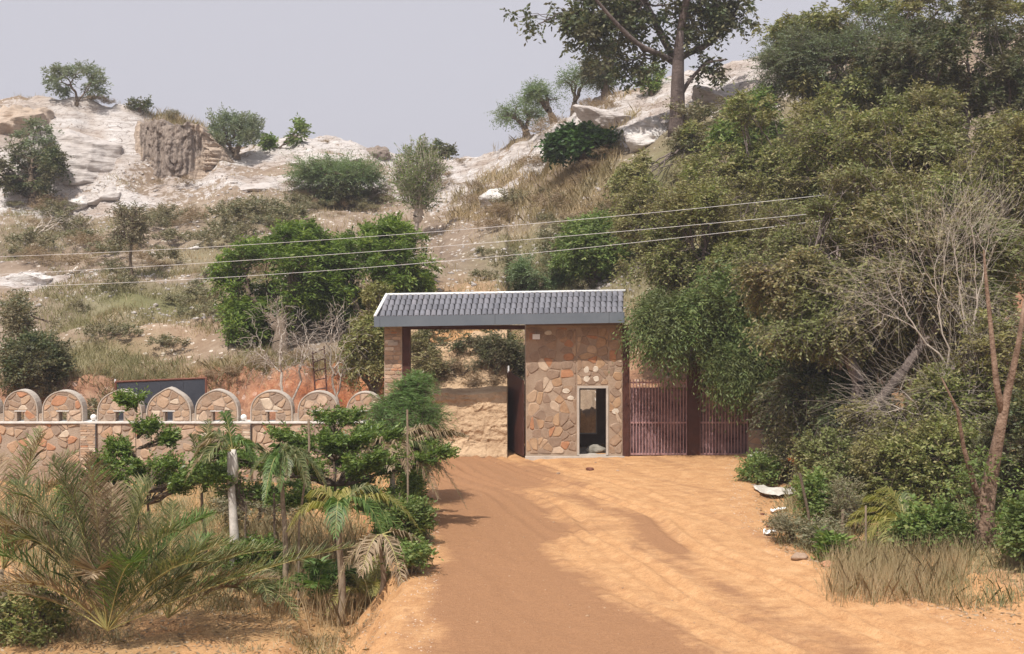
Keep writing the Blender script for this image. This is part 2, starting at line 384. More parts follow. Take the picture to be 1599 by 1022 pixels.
M['G_dry'] = leafmat('dry_grass', [(0.312, 0.228, 0.132), (0.432, 0.324, 0.192), (0.552, 0.432, 0.276)], 0.25, (0.288, 0.252, 0.132), nscale=0.3)
M['G_green'] = leafmat('olive_grass', [(0.22, 0.20, 0.10), (0.33, 0.29, 0.16), (0.46, 0.39, 0.24)], 0.25, (0.20, 0.205, 0.09), nscale=.35)
M['rachis'] = plain('palm_rachis', (0.30, 0.27, 0.09), (0.42, 0.36, 0.15), 4, 0.5, 0.1)

# ------------------------------------------------------------------ terrain
PXC = np.array([-400, 20, 110, 190, 265, 325, 352, 420, 500, 590, 640, 700, 760, 860, 960, 1060, 1180, 1400, 2000.])
RPY = np.array([175, 158, 158, 182, 188, 205, 238, 232, 224, 236, 250, 252, 247, 194, 152, 130, 95, 45, 0.])
RY_ = np.array([90, 90, 89, 90, 91, 91, 92, 92, 92, 92, 92, 92, 88, 82, 78, 75, 72, 70, 68.])
MPY = np.array([330, 330, 325, 305, 280, 270, 285, 300, 305, 325, 330, 330, 322, 300, 280, 260, 250, 230, 220.])
MY_ = np.array([76, 78, 80, 80, 84, 85, 80, 78, 78, 78, 78, 76, 72, 66, 62, 58, 56, 53, 50.])
FX  = np.array([-60, -12, -9, -5, -3.75, -3.45, -0.35, -0.12, 0.5, 3.6, 7.5, 12, 40.])
FYF = np.array([44, 44, 43.6, 43.6, 43.4, 41.1, 41.1, 42.6, 43, 42, 41.5, 39, 34.])
FYC = np.array([45.6, 45.5, 45.3, 45.2, 45.0, 43.2, 43.2, 44.3, 44.6, 44.2, 44, 43.5, 43.])
FZC = np.array([1.6, 1.95, 2.5, 2.3, 2.3, 3.6, 3.7, 2.1, 1.9, 1.5, 1.5, 2.0, 4.0])
FZ0 = np.array([0.3, 0.3, 0.3, 0.3, 0.25, 0.02, 0.02, 0.0, 0.0, 0.05, 0.1, 0.3, 1.5])

ROCKB = []
def ROCK(x, y):
    r = 0*x
    for c0, c1, rx, ry, a in ROCKB:
        ca, sa = math.cos(a), math.sin(a); dx, dy = x-c0, y-c1
        r = np.maximum(r, np.clip(1.35-np.sqrt(((dx*ca+dy*sa)/rx)**2+((-dx*sa+dy*ca)/ry)**2), 0, 1))
    return np.clip(r*1.3, 0, 1)*(y > 48)

def road_l(y): return np.interp(y, [15, 22, 30, 36, 38.7, 39.6], [-1.5, -1.75, -2.15, -2.9, -3.9, -3.9])
def road_r(y): return np.interp(y, [15, 20, 22.5, 24, 29, 36, 39.5], [8.0, 6.6, 5.9, 5.3, 5.45, 6.5, 7.4])

def H(x, y, detail=True):
    x = np.asarray(x, float); y = np.asarray(y, float)
    yy = np.maximum(y, 30)
    t = CX+F*x/yy
    wv = fbm(x*0.5, y*0.5, o=3, s=5)*0.5 if detail else 0
    xx = x+0.25*wv
    near = np.where((xx > -3.6) & (xx < -0.2), 0.0, 1.0) if detail else 1.0
    face = (0.16*fbm(x*1.7, x*0+2, o=4, s=15))*(1-near) if detail else 0
    yf = np.interp(xx, FX, FYF)+0.35*wv*near+np.clip(face, -.02, .3); yc = np.interp(xx, FX, FYC)+0.5*wv*near+np.clip(face, -.05, .4)
    zc = np.interp(xx, FX, FZC); z0 = np.interp(xx, FX, FZ0)
    ym = np.interp(t, PXC, MY_); zm = EYE+(HZ-np.interp(t, PXC, MPY))/F*ym
    yr = np.interp(t, PXC, RY_); zr = EYE+(HZ-np.interp(t, PXC, RPY))/F*yr
    z = np.where(y < yc, z0+(zc-z0)*sstep(yf, yc, y), 0)
    a = np.clip((y-yc)/(ym-yc), 0, 1); b = np.clip((y-ym)/(yr-ym), 0, 1)
    z = np.where(y >= yc, zc+(zm-zc)*(0.85*a+0.15*a*a), z)
    z = np.where(y >= ym, zm+(zr-zm)*(b*(1.25-0.25*b)), z)
    z = np.where(y >= yr, np.maximum(zr-0.02*(y-yr)-0.004*(y-yr)**2, -3), z)
    if detail:
        hill = sstep(0, 5, y-yc)*(1-sstep(100, 200, y))
        z = z+hill*(0.55*fbm(x/7, y/7, o=3, s=11)+0.22*fbm(x/1.6, y/1.6, o=4, s=23))
        rk = ROCK(x, y)
        q = z*1.1+x*.28+.5*fbm(x/5, y/5, o=2, s=203)          # tilted beds that break into ledges
        led = (q-np.floor(q)); led = sstep(.0, .35, led)-led
        z = z+rk*(.34*led+.10*fbm(x*.9+y*.3, y*.5, o=4, s=207)+.25*np.abs(fbm(x/3, y/3, o=3, s=209)))
        bank = np.exp(-((y-0.5*(yf+yc))/1.5)**2)*(y > 39.9)
        z = z+bank*0.36*fbm(x*1.5, y*1.5, z*2.2, o=5, s=31, g=.66)
        # garden left of the road lies a metre lower, behind the boundary wall the soil is higher
        rl = road_l(y)+0.15*fbm(x*0+y*0.8, y*0.8, o=3, s=41)
        gar = sstep(0.0, 1.1, rl-x)*(1-sstep(39.35, 39.5, y))
        z = z-gar*1.05+gar*0.06*fbm(x*0.9, y*0.9, o=4, s=43)
        ter = (gar > 0.02)*(gar < 0.98)
        z = z+ter*0.05*np.sin((x)*9+fbm(x, y*2, o=2, s=3)*3)
        rr = road_r(y)+0.2*fbm(y*0.6, y*0.6+5, o=3, s=47)
        ver = sstep(0.0, 0.5, x-rr)*(1-sstep(39.5, 41, y))
        z = z-0.12*ver*(1-sstep(1.0, 4, x-rr))+ver*0.05*fbm(x*1.5, y*1.5, o=4, s=53)
        z = z+sstep(1.5, 9, x-rr)*(y < 41)*0.9*(1-sstep(38, 43, y))
        rd = (1-sstep(-0.1, 0.3, x-rr))*(1-sstep(-0.1, 0.2, rl-x))*(y < 40.2)*(y > 12)
        z = z+rd*(0.022*fbm(x*0.5, y*0.3, o=3, s=61)+0.005*fbm(x*3+y, y*1.2, o=3, s=67))
        xc0 = np.interp(y, [14, 20, 24, 28, 32, 36, 40], [5.6, 4.0, 2.9, 2.3, 1.2, -0.6, -1.7])
        z = z+rd*0.013*fbm((x-xc0)*3.2, y*.35, o=5, s=63, g=.62)+rd*.009*fbm(x*6, y*6, o=3, s=69)*(fbm(x*.5, y*.5, o=2, s=70) > 0)
        # wheel ruts sweeping from the gate towards the right of the picture
        for off, dpt in ((-0.75, 0.055), (0.75, 0.06), (-1.9, 0.035), (2.1, 0.035), (1.1, .04), (-1.15, .035)):
            xc = np.interp(y, [14, 20, 24, 28, 32, 36, 40], [5.6, 4.0, 2.9, 2.3, 1.2, -0.6, -1.7])+off+0.12*np.sin(y*0.9+off)
            dpt *= .7; z = z-rd*dpt*np.exp(-((x-xc)/0.12)**4)+rd*dpt*0.7*(np.exp(-((x-xc-0.22)/0.08)**2)+np.exp(-((x-xc+0.22)/0.08)**2))
    return z

for px_, Y_, rx_, ry_, a_ in ((100, 86, 5.2, 8.5, 0), (30, 84, 4, 7, 0), (180, 86, 3, 6, 0), (150, 79, 5, 2.2, .1), (390, 86, 4.5, 2.2, 0), (470, 90, 4.5, 4, 0), (550, 91, 4.5, 4, 0), (420, 80, 4.0, 1.6, 0), (300, 82, 2.8, 1.5, 0),
                         (690, 85, 3.4, 9.5, .15), (740, 84, 2.2, 6, 0), (60, 62, 2.6, 2.0, 0), (775, 72.5, 1.5, 1.4, 0), (846, 75, 1.3, 3.6, -.2), (905, 78, 3.2, 2.5, .2), (970, 73, 4.8, 2.3, .3), (1015, 67, 2.8, 3.0, 0), (1115, 70, 4.6, 6, 0), (1175, 66, 3.4, 5, 0), (830, 80, 2.2, 3, .2), (610, 82, 3, 3, 0)):
    ROCKB.append(((px_-CX)/F*Y_, Y_, rx_, ry_, a_))

def hz(x, y): return float(H(np.array([x]), np.array([y]))[0])
def hit(px, py, y0=40.0, y1=110.0):
    ys = np.arange(y0, y1, 0.1)
    xs = (px-CX)/F*ys; zr = EYE+(HZ-py)/F*ys
    g = H(xs, ys); k = np.nonzero(g >= zr)[0]
    i = k[0] if len(k) else int(np.argmin(zr-g))
    return np.array([xs[i], ys[i], g[i]])
def gpos(px, Y):
    x = (px-CX)/F*Y; return np.array([x, Y, hz(x, Y)])

def blob(x, y, c, rx, ry):
    return np.clip(1.3-np.sqrt(((x-c[0])/rx)**2+((y-c[1])/ry)**2), 0, 1)

def make_ground():
    xs = np.concatenate([[-3000, -1200, -500, -220, -130, -90], np.arange(-60, -46, .6), np.arange(-46, -10, 0.26), np.arange(-10, -4, .12), np.arange(-4, 9, 0.065), np.arange(9, 12, .15), np.arange(12, 62, 0.5), [90, 130, 220, 500, 1200, 3000]])
    ys = np.concatenate([[-800, -200, -60, -20, 0, 8, 12], np.arange(15, 20, .12), np.arange(20, 41, 0.08), np.arange(41, 50, .16), np.arange(50, 98, .24), np.arange(98, 160, 4), [200, 300, 600, 1500, 3500]])
    X, Y = np.meshgrid(xs, ys); Z = H(X, Y)
    ny, nx = X.shape
    V = np.stack([X, Y, Z], -1).reshape(-1, 3)
    i = np.arange((ny-1)*nx).reshape(ny-1, nx)[:, :-1].ravel()
    me = mesh_np('ground', V, np.stack([i, i+1, i+1+nx, i+nx], 1))
    x, y, z = V.T
    rl, rr = road_l(y), road_r(y)
    sand = (y < 43.5)*1.0
    sand = np.where((x > rr+2.0) & (y < 42), 0.75, sand)
    sand = np.maximum(sand, blob(x, y, (-1.8, 44.5), 2.4, 9)*0.95)
    sand = np.maximum(sand*1.0, 0)
    sand = np.where(y > 43.5, np.maximum(0.12*(1-sstep(43, 52, y)), sand), sand)
    sand = np.maximum(sand, blob(x, y, hit(235, 520), 4, 5)*0.2)
    red = np.where((x < -4.2) & (y > 39.6), 1-sstep(45.4, 46.8, y+0.6*fbm(x, y, o=3, s=71)), 0)
    red = red*np.interp(x, [-16, -9.3, -8.3, -4], [.45, .6, .95, 1])*np.clip(.9+.5*fbm(x*.9, z*2.2, o=4, s=73), 0, 1)
    red = np.maximum(red, blob(x, y, hit(900, 160), 2.2, 3)*0.6)
    red = np.maximum(red, (x > 3.4)*(y > 40.5)*(1-sstep(46, 50, y))*0.5)
    green = 0*x
    for px, py, rx, ry, s_ in ((250, 470, 5.5, 4.5, 1), (130, 560, 4, 3, .8), (320, 400, 4, 6, .7), (60, 360, 5, 7, .5), (400, 340, 4, 4, .8),
                          (830, 420, 4, 8, .8), (180, 330, 8, 6, .4), (1100, 300, 12, 12, .9), (800, 380, 3, 3, .5), (560, 560, 3, 3, .6)):
        green = np.maximum(green, blob(x, y, hit(px, py), rx, ry)*s_)
    green = np.maximum(green, np.where((x > rr+2.5) & (y < 42), 0.7, 0))
    green = np.maximum(green, np.where((x < rl-1.2) & (y < 39), 0.25+0.3*(vnoise(x*.5, y*.5, s=3) > 0), 0))
    me.color_attributes.new('zone', 'FLOAT_COLOR', 'POINT').data.foreach_set('color', np.stack([sand, green, red, 0*x+1], 1).astype(np.float32).ravel())
    # damp, darker packed earth on the left half of the road plus the painted shadow of one wheel track
    xb = np.interp(y, [14, 20, 22.5, 26, 30, 34, 37, 39, 41], [2.6, 1.9, 1.3, 0.9, 0.35, 0.9, 0.3, -0.9, -2.0])
    wn = fbm(x*.55, y*.4, o=4, s=91)
    damp_shade = sstep(-1.3, 0.9, xb-x+.9*wn)*sstep(0.1, 1.0, x-rl+.3*wn)*(y < 39.4)*.92
    xt = np.interp(y, [14, 20, 22, 25, 28, 31, 33], [5.2, 3.9, 3.3, 2.95, 2.7, 1.7, 0.4])
    damp_shade = np.maximum(damp_shade, 0.5*np.exp(-((x-xt-.15*wn)/0.34)**2)*(y < 33)*(.6+.8*np.clip(wn+.3, 0, 1)))
    damp_shade = np.maximum(damp_shade, 0.5*blob(x, y, (1.3, 25.5), 1.3, 3.0)*(wn > -.3))
    xc0 = np.interp(y, [14, 20, 24, 28, 32, 36, 40], [5.6, 4.0, 2.9, 2.3, 1.2, -0.6, -1.7])
    st = fbm((x-xc0)*2.6, y*.32, o=5, s=65, g=.65)
    damp_shade = np.clip(damp_shade+(.16+.30*np.clip(st, 0, 1))*(y < 39.4)*(x < rr+.3)*(x > rl), 0, 1)
    rocky = ROCK(x, y)
    me.color_attributes.new('zone_b', 'FLOAT_COLOR', 'POINT').data.foreach_set('color', np.stack([damp_shade, rocky, 0*x, 0*x+1], 1).astype(np.float32).ravel())
    o = link('ground', me, M['ground'], smooth=True); o['kind'] = 'structure'
make_ground()

# ------------------------------------------------------------------ rocks
def ico(level):
    import bmesh
    bm = bmesh.new(); bmesh.ops.create_icosphere(bm, subdivisions=level, radius=1)
    V = np.array([v.co[:] for v in bm.verts]); Fs = np.array([[v.index for v in f.verts] for f in bm.faces]); bm.free()
    return V, Fs
ICO = {k: ico(k) for k in (1, 2, 3, 5, 6)}

def rock_verts(level, r, seed, planes=14, cut=(0.55, 0.9), rough=0.08, freq=1.6, strata=0.0, rot=0.0):
    V, Fs = ICO[level]; V = V.copy(); g = np.random.default_rng(seed)
    for _ in range(planes):
        n = g.normal(size=3); n /= np.linalg.norm(n); d = g.uniform(*cut)
        k = V@n; m = k > d; V[m] -= np.outer(k[m]-d, n)*0.93
    V = V*np.array(r)
    s = max(r)/2
    nn = fbm(V[:, 0]/s*freq, V[:, 1]/s*freq, V[:, 2]/s*freq, o=5, s=seed)
    dirn = V/(np.linalg.norm(V, axis=1)[:, None]+1e-9)
    V = V+dirn*(nn*rough*min(r)*2)[:, None]
    if strata:
        q = V[:, 2]+0.35*V[:, 0]
        st = vnoise(q*3.1+seed, q*0, s=seed+4)+0.5*vnoise(q*8+seed, q*0, s=seed+9)
        V = V+dirn*(st*strata)[:, None]*np.array([1, 1, .3])
    c, s_ = math.cos(rot), math.sin(rot)
    V = np.stack([V[:, 0]*c-V[:, 1]*s_, V[:, 0]*s_+V[:, 1]*c, V[:, 2]], 1)
    return V, Fs

def outcrop(px, py, wpx, hpx, mat, label, seed, depth=3.0, level=6, sink=0.0, Y=None, tilt=0.0, name='rock_outcrop', cat='rock', group=None, planes=16, strata=.1, rough=.09):
    p = hit(px, py) if Y is None else W(px, py, Y)
    k = p[1]/F
    r = (wpx/2*k*1.08, depth, hpx/2*k*1.1)
    V, Fs = rock_verts(level, r, seed, planes, rough=rough, strata=strata)
    if tilt:
        c, s_ = math.cos(tilt), math.sin(tilt); V = np.stack([V[:, 0]*c-V[:, 2]*s_, V[:, 1], V[:, 0]*s_+V[:, 2]*c], 1)
    o = link(name, mesh_np(name, V, Fs), mat, None, p+np.array([0, 0.6*depth*0.4, -sink]), smooth=False)
    tag(o, label, cat, group)
    return o

outcrop(112, 238, 160, 130, M['rock'], 'big pale tilted rock slab crowning the left hill under the lone bush', 3, 5.0, tilt=0.14, planes=16, rough=.05, strata=.12, sink=.8)
outcrop(25, 215, 130, 130, M['rocktan'], 'brown streaked rock slab at the far left edge of the ridge', 8, 3.5, Y=85.5, rough=.06, planes=24)
def rock_face():
    nx_, nz_ = 190, 150; Y0 = 83.2
    U, Wv = np.meshgrid(np.linspace(0, 1, nx_), np.linspace(0, 1, nz_))
    px = 182+U*180; k = Y0/F
    top = np.interp(px, [182, 200, 235, 280, 320, 345, 362], [196, 176, 186, 190, 200, 228, 256])
    bot = np.interp(px, [182, 240, 300, 362], [276, 284, 280, 276])
    X = (px-CX)*k; Zt = EYE+(HZ-top)*k; Zb = EYE+(HZ-bot)*k; Z = Zb+(Zt-Zb)*np.clip(Wv/.85, 0, 1)
    rag = fbm(X*1.3, X*0, o=4, s=322)
    Z = Z+.25*rag*np.clip(Wv*1.2, 0, 1)
    rib = vnoise(X*2.3+.25*Z, Z*.22, s=323)+.6*vnoise(X*5.5+.3*Z, Z*.5, s=324)+.3*fbm(X*9, Z*1.6, o=3, s=325)
    blk = np.floor(vnoise(X*1.1+.15*Z, Z*.35, s=326)*3)/3
    tanp = sstep(300, 335, px)
    Yv = Y0-.26*rib*(1-.6*tanp)-.6*blk*(1-.7*tanp)-.12*np.abs(fbm(X*3, Z*2, o=4, s=330))+.45*fbm(X*.6, Z*3.0, o=4, s=327)*tanp
    Yv = Yv+3.2*np.abs(U*2-1)**3.2+np.clip(Wv-.85, 0, 1)*28+.15*(Z-Zb)
    V = np.stack([X, Yv, Z], -1).reshape(-1, 3); o_ = np.array([(250-CX)*k, Y0, EYE+(HZ-280)*k])
    i = np.arange((nz_-1)*nx_).reshape(nz_-1, nx_)[:, :-1].ravel(); q = np.stack([i, i+1, i+1+nx_, i+nx_], 1)
    me = mesh_np('rock_cliff', V-o_, q); me.materials.append(M['rockdark']); me.materials.append(M['rocktan'])
    xs_ = V[q].mean(1)[:, 0]; mi = (xs_+.8*fbm(V[q].mean(1)[:, 2]*.8, xs_, o=3, s=5) > (305-CX)*k) | (xs_+.3*fbm(xs_*2, V[q].mean(1)[:, 2], o=2, s=6) < (212-CX)*k)
    me.polygons.foreach_set('material_index', mi.astype(np.int32))
    o = link('rock_cliff', me, None, None, o_); tag(o, 'dark broken vertical rock face on the left ridge, tan at its right end', 'rock')
rock_face()
outcrop(500, 246, 150, 40, M['rock'], 'long pale rock hump on the middle of the ridge', 19, 4, tilt=0.05, sink=0.5, rough=.07, planes=26)
outcrop(395, 290, 90, 26, M['rock'], 'white rock slab on the slope left of the flat-topped acacia', 22, 2.0, level=5, sink=.3, planes=24, rough=.1)
outcrop(172, 308, 80, 28, M['rock'], 'jagged white rocks at the foot of the big left slab', 25, 1.6, level=5, rough=.16, sink=.25, planes=26)
outcrop(120, 320, 60, 26, M['rockwhite'], 'small white rock below the dark bush at the left edge', 27, 1.5, level=5, rough=.14)
outcrop(560, 310, 90, 40, M['rocktan'], 'low tan rock under the flat-topped acacia', 33, 2.0, level=5, sink=0.3)
outcrop(778, 314, 66, 36, M['rockwhite'], 'small white rock in dry grass on the right slope', 36, 1.4, level=5, rough=.15)
outcrop(848, 262, 46, 70, M['rockwhite'], 'steep white rock left of the dark leafy bush', 38, 1.4, level=5, tilt=-0.5)
outcrop(960, 190, 150, 42, M['rock'], 'pale slanting rock ledge above the dark leafy bush', 41, 2.0, tilt=-0.35, sink=.2)
outcrop(1015, 215, 80, 70, M['rockwhite'], 'white rock face just left of the thick tree trunk', 44, 1.6, level=5, tilt=-0.3)
outcrop(1120, 150, 90, 40, M['rock'], 'pale rock slope right of the thick tree trunk', 47, 1.8, tilt=-0.45, sink=0.3, planes=24)
outcrop(48, 442, 90, 30, M['rockwhite'], 'pale rock patch low on the left slope at the photo edge', 49, 1.6, level=5, rough=.15)
outcrop(232, 397, 34, 8, M['rockwhite'], 'flat white stone lying beside the small lone tree', 52, 0.8, level=3, strata=0)
outcrop(304, 389, 18, 8, M['rockwhite'], 'small white stone on the scree right of the flat stone', 53, 0.4, level=3, strata=0)
outcrop(590, 243, 46, 34, M['rockdark'], 'dark hollowed rock at the right end of the ridge hump', 55, 1.2, level=5)

# loose pale stones strewn over the slopes: nobody could count them
def scatter_pts(n, px0, px1, py0, py1, g):
    out = []
    px = g.uniform(px0, px1, n); py = g.uniform(py0, py1, n)
    ys = np.arange(44, 100, 0.35)[None]
    X = (px[:, None]-CX)/F*ys; Zr = EYE+(HZ-py[:, None])/F*ys
    G = H(X, np.broadcast_to(ys, X.shape), False); ok = G >= Zr
    i = np.argmax(ok, 1); good = ok.any(1)
    idx = np.arange(n)[good]; i = i[good]
    x = X[idx, i]; y = ys[0][i]+g.uniform(0, .35, len(i))
    return np.stack([x, y, H(x, y)], 1)

def stones_stuff(name, P, smin, smax, mat, g):
    V0, F0 = ICO[1]; protos = []
    for k in range(5):
        v, f = rock_verts(1, (1, .8, .6), 100+k, 8, rough=.1); protos.append(v)
    n = len(P); ids = g.integers(0, 5, n)
    sz = g.uniform(smin, smax, n)*g.uniform(.4, 1, n)
    a = g.uniform(0, 6.28, n); ca, sa = np.cos(a), np.sin(a)
    pv = np.stack(protos)[ids]*sz[:, None, None]
    V = np.stack([pv[..., 0]*ca[:, None]-pv[..., 1]*sa[:, None], pv[..., 0]*sa[:, None]+pv[..., 1]*ca[:, None], pv[..., 2]], -1)+P[:, None, :]
    nv = len(V0)
    Fs = (F0[None]+(np.arange(n)*nv)[:, None, None]).reshape(-1, 3)
    o = link(name, mesh_np(name, V.reshape(-1, 3), Fs), mat); o['kind'] = 'stuff'; return o
g = np.random.default_rng(5)
P = scatter_pts(6500, -40, 1000, 290, 520, g)
P = P[fbm(P[:, 0]*.35, P[:, 1]*.35, o=3, s=77) > -0.1]
P = np.concatenate([P, scatter_pts(500, 20, 460, 262, 335, g)])
stones_stuff('scree_stones', P, 0.04, 0.22, M['rock'], g)

# ------------------------------------------------------------------ foliage tools
def unit(a): return a/(np.linalg.norm(a, axis=-1, keepdims=True)+1e-9)

def frustums(P0, P1, R0, R1, k=5):
    P0, P1 = np.asarray(P0, float), np.asarray(P1, float); R0, R1 = np.asarray(R0), np.asarray(R1)
    T = unit(P1-P0); up = np.where(np.abs(T[:, 2:3]) < .9, np.array([[0, 0, 1.]]), np.array([[1., 0, 0]]))
    A = unit(np.cross(T, up)); B = np.cross(A, T)
    th = np.arange(k)*2*math.pi/k
    ring = A[:, None]*np.cos(th)[None, :, None]+B[:, None]*np.sin(th)[None, :, None]
    V = np.concatenate([P0[:, None]+ring*R0[:, None, None], P1[:, None]+ring*R1[:, None, None]], 1)
    n = len(P0); j = np.arange(k)
    f = np.stack([j, (j+1) % k, (j+1) % k+k, j+k], 1)
    Fq = (f[None]+(np.arange(n)*2*k)[:, None, None]).reshape(-1, 4)
    return V.reshape(-1, 3), Fq

def skeleton(base, tips, g, rt, expo=0.5, frac=0.42, wob=0.08, segs=None):
    """branches from base that fork until each reaches one tip; returns (p0,p1,r0,r1) lists"""
    segs = [] if segs is None else segs
    def curve(p, q, r0, r1):
        L = np.linalg.norm(q-p); m1 = p+(q-p)*.33+g.normal(size=3)*L*wob; m2 = p+(q-p)*.67+g.normal(size=3)*L*wob
        pts = [p, m1, m2, q]; rs = [r0, r0*.67+r1*.33, r0*.33+r1*.67, r1]
        for i in range(3): segs.append((pts[i], pts[i+1], rs[i], rs[i+1]))
    def rec(p, idx, r):
        n = len(idx)
        if n == 1: curve(p, tips[idx[0]], min(r, rt), rt*.4); return
        Q = tips[idx]; d = unit(Q-p); dm = d-d.mean(0)
        u, s_, vt = np.linalg.svd(dm, full_matrices=False)
        k = dm@vt[0]+g.normal(size=n)*0.05
        o = np.argsort(k); c = int(n*g.uniform(.35, .65)); c = min(max(c, 1), n-1)
        for gi in (o[:c], o[c:]):
            ii = idx[gi]; cen = tips[ii].mean(0)
            rr = rt*len(ii)**expo
            q = p+(cen-p)*frac*g.uniform(.8, 1.2)+g.normal(size=3)*np.linalg.norm(cen-p)*wob*.5
            curve(p, q, min(r, rr*1.15), rr); rec(q, ii, rr)
    rec(np.asarray(base, float), np.arange(len(tips)), rt*len(tips)**expo)
    return segs

def twig_leaves(O, D, L, nper, ll, lw, g, droop=0.2, side=0.9, flat=0.5, jit=0.35, fold=0.0):
    """leaf quads set alternately along twigs that start at O, run along D for L metres and sag"""
    M_ = len(O); L = np.broadcast_to(L, (M_,))
    u = (np.arange(nper)[None]+g.uniform(0, 1, (M_, nper)))/nper
    D = unit(D)
    S_ = unit(np.cross(D, np.array([0, 0, 1.]))+1e-4)
    pos = O[:, None]+D[:, None]*(L[:, None]*u)[..., None]
    pos[..., 2] -= droop*L[:, None]*u**2
    sg = np.where(np.arange(nper) % 2 == 0, 1., -1.)[None, :, None]
    a = D[:, None]*0.55+S_[:, None]*sg*side+g.normal(size=(M_, nper, 3))*jit
    a[..., 2] -= droop*u
    a = unit(a)
    nrm = np.array([0, 0, 1.])*flat+g.normal(size=(M_, nper, 3))*(1-flat)
    b = unit(np.cross(a, nrm))
    s_ = g.uniform(.65, 1.15, (M_, nper, 1))
    c = pos+a*ll*.5*s_
    v = np.stack([c-a*ll*.5*s_, c+b*lw*.5*s_, c+a*ll*.5*s_, c-b*lw*.5*s_], 2)
    return v.reshape(-1, 3)

def quads(V): return np.arange(len(V)).reshape(-1, 4)

def ell_tips(c, r, n, g, shell=0.45, gaps=0.0, fr=0.6, seed=0, low=-1.0):
    out = []; tries = 0
    while sum(map(len, out)) < n:
        tries += 1
        d = unit(g.normal(size=(n*2, 3))); d = d[d[:, 2] > low]
        rad = (shell+(1-shell)*g.uniform(0, 1, len(d))**0.6)
        p = np.array(c)+d*rad[:, None]*np.array(r)*(1+0.22*fbm(d[:, 0]*2, d[:, 1]*2, d[:, 2]*2, o=2, s=seed)[:, None])
        if gaps and tries < 8: p = p[fbm(p[:, 0]*fr, p[:, 1]*fr, p[:, 2]*fr, o=2, s=seed+7) > gaps-0.6]
        out.append(p)
    return np.concatenate(out)[:n]

def make_tree(name, label, cat, base, blobs, ntips, leaf, bark, seed, rt=0.012, fork=0.35, trunk_r=None, group=None, lean=(0, 0),
              twl=0.6, ntw=6, nper=9, ll=0.12, lw=0.05, droop=0.3, flat=0.4, side=0.9, jit=.35, gaps=0.3, shell=.45, low=-1., crown=True, expo=.5, frac=.42, up=0.2, trunk_pts=None, fr=.6, twigs=0, wob=.08, ns=None):
    """blobs: (centre, radii, weight) in world coordinates. A tree > trunk (with its limbs), crown"""
    g = np.random.default_rng(seed); base = np.array(base, float)
    t = root(name, label, cat, base, group)
    wsum = sum(b[2] for b in blobs)
    tips = np.concatenate([ell_tips(np.array(b[0])-base, b[1], max(3, int(ntips*b[2]/wsum)), g, shell, gaps, fr, seed+i*3, low) for i, b in enumerate(blobs)])
    cen = tips.mean(0)
    gz = H(tips[:, 0]+base[0], tips[:, 1]+base[1])-base[2]
    ok_ = tips[:, 2] > gz+0.15
    tips = tips[ok_] if ok_.sum() > 4 else tips+np.array([0, 0, 1.])*np.maximum(gz-tips[:, 2]+.3, 0)[:, None]
    f = np.array([cen[0]*fork*0.8+lean[0], cen[1]*fork*.8+lean[1], max(cen[2]*fork, 0.1)])
    segs = []
    R0 = trunk_r or rt*len(tips)**expo*1.25
    pts = [np.array([0, 0, -0.25])]+([np.array(q) for q in trunk_pts] if trunk_pts else [])+[f]
    if not trunk_pts:
        pts.insert(1, f*.5+g.normal(size=3)*np.array([.06, .06, 0])*np.linalg.norm(f))
    rs = np.linspace(R0*1.25, R0*.85, len(pts))
    for i in range(len(pts)-1): segs.append((pts[i], pts[i+1], rs[i], rs[i+1]))
    skeleton(f, tips, g, rt, expo, frac, wob, segs)
    A = [np.array([s_[i] for s_ in segs]) for i in range(4)]
    big = A[2] > 0.03
    Vb, Fb = frustums(A[0][big], A[1][big], A[2][big], A[3][big], 8) if big.any() else (np.zeros((0, 3)), np.zeros((0, 4), int))
    Vs, Fs = frustums(A[0][~big], A[1][~big], A[2][~big], A[3][~big], 4 if len(segs) < 4000 else 3)
    me_V = [Vb, Vs]; me_F = [Fb]+[Fs+len(Vb)]
    # leafy twigs at the tips
    O = np.repeat(tips, ntw, 0)+g.normal(size=(len(tips)*ntw, 3))*0.12*twl
    D = unit(unit(O-cen)*0.7+g.normal(size=O.shape)*0.6+np.array([0, 0, up]))
    Lt = g.uniform(.6, 1.2, len(O))*twl
    if twigs:
        E = O+D*Lt[:, None]; E[:, 2] -= droop*Lt
        Mi = O+D*Lt[:, None]*.5; Mi[:, 2] -= droop*Lt*.25
        V2, F2 = frustums(np.concatenate([O, Mi]), np.concatenate([Mi, E]), np.full(len(O)*2, twigs), np.full(len(O)*2, twigs*.6), 3)
        me_F.append(F2+sum(map(len, me_V))); me_V.append(V2)
    fl = {}
    for q in me_F: fl.setdefault(q.shape[1], []).append(q)
    link('trunk', mesh_np('trunk', np.concatenate(me_V), [np.concatenate(q) for q in fl.values()]), bark, t, smooth=True)
    if crown:
        V = twig_leaves(O, D, Lt, nper, ll, lw, g, droop, side, flat, jit)
        link('crown', mesh_np('crown', V, quads(V)), leaf, t)
    return t

def bl(px, py, wpx, hpx, Y, dy=None, wgt=1.0):
    k = Y/F
    return (W(px, py, Y), (wpx/2*k, dy or wpx/2*k, hpx/2*k), wgt)

# ------------------------------------------------------------------ trees and shrubs on the hill
def hill_tree(name, label, cat, px, py, wpx, hpx, cy, seed, leaf, bark=None, ntips=60, group=None, **kw):
    """px,py: where its foot stands; the crown is wpx by hpx centred at row cy"""
    b = hit(px, py); k = b[1]/F
    cx = kw.pop('cx', px)
    c = np.array([b[0]+(cx-px)*k, b[1], EYE+(HZ-cy)*k])
    a = dict(twl=0.55, ntw=7, nper=9, ll=0.2, lw=0.075, rt=0.02, droop=.15, gaps=.35)
    a.update(kw)
    return make_tree(name, label, cat, b, [(c, (wpx/2*k*.9, wpx/2*k*.8, hpx/2*k*.85), 1)], ntips, leaf, bark or M['bark'], seed, group=group, **a)

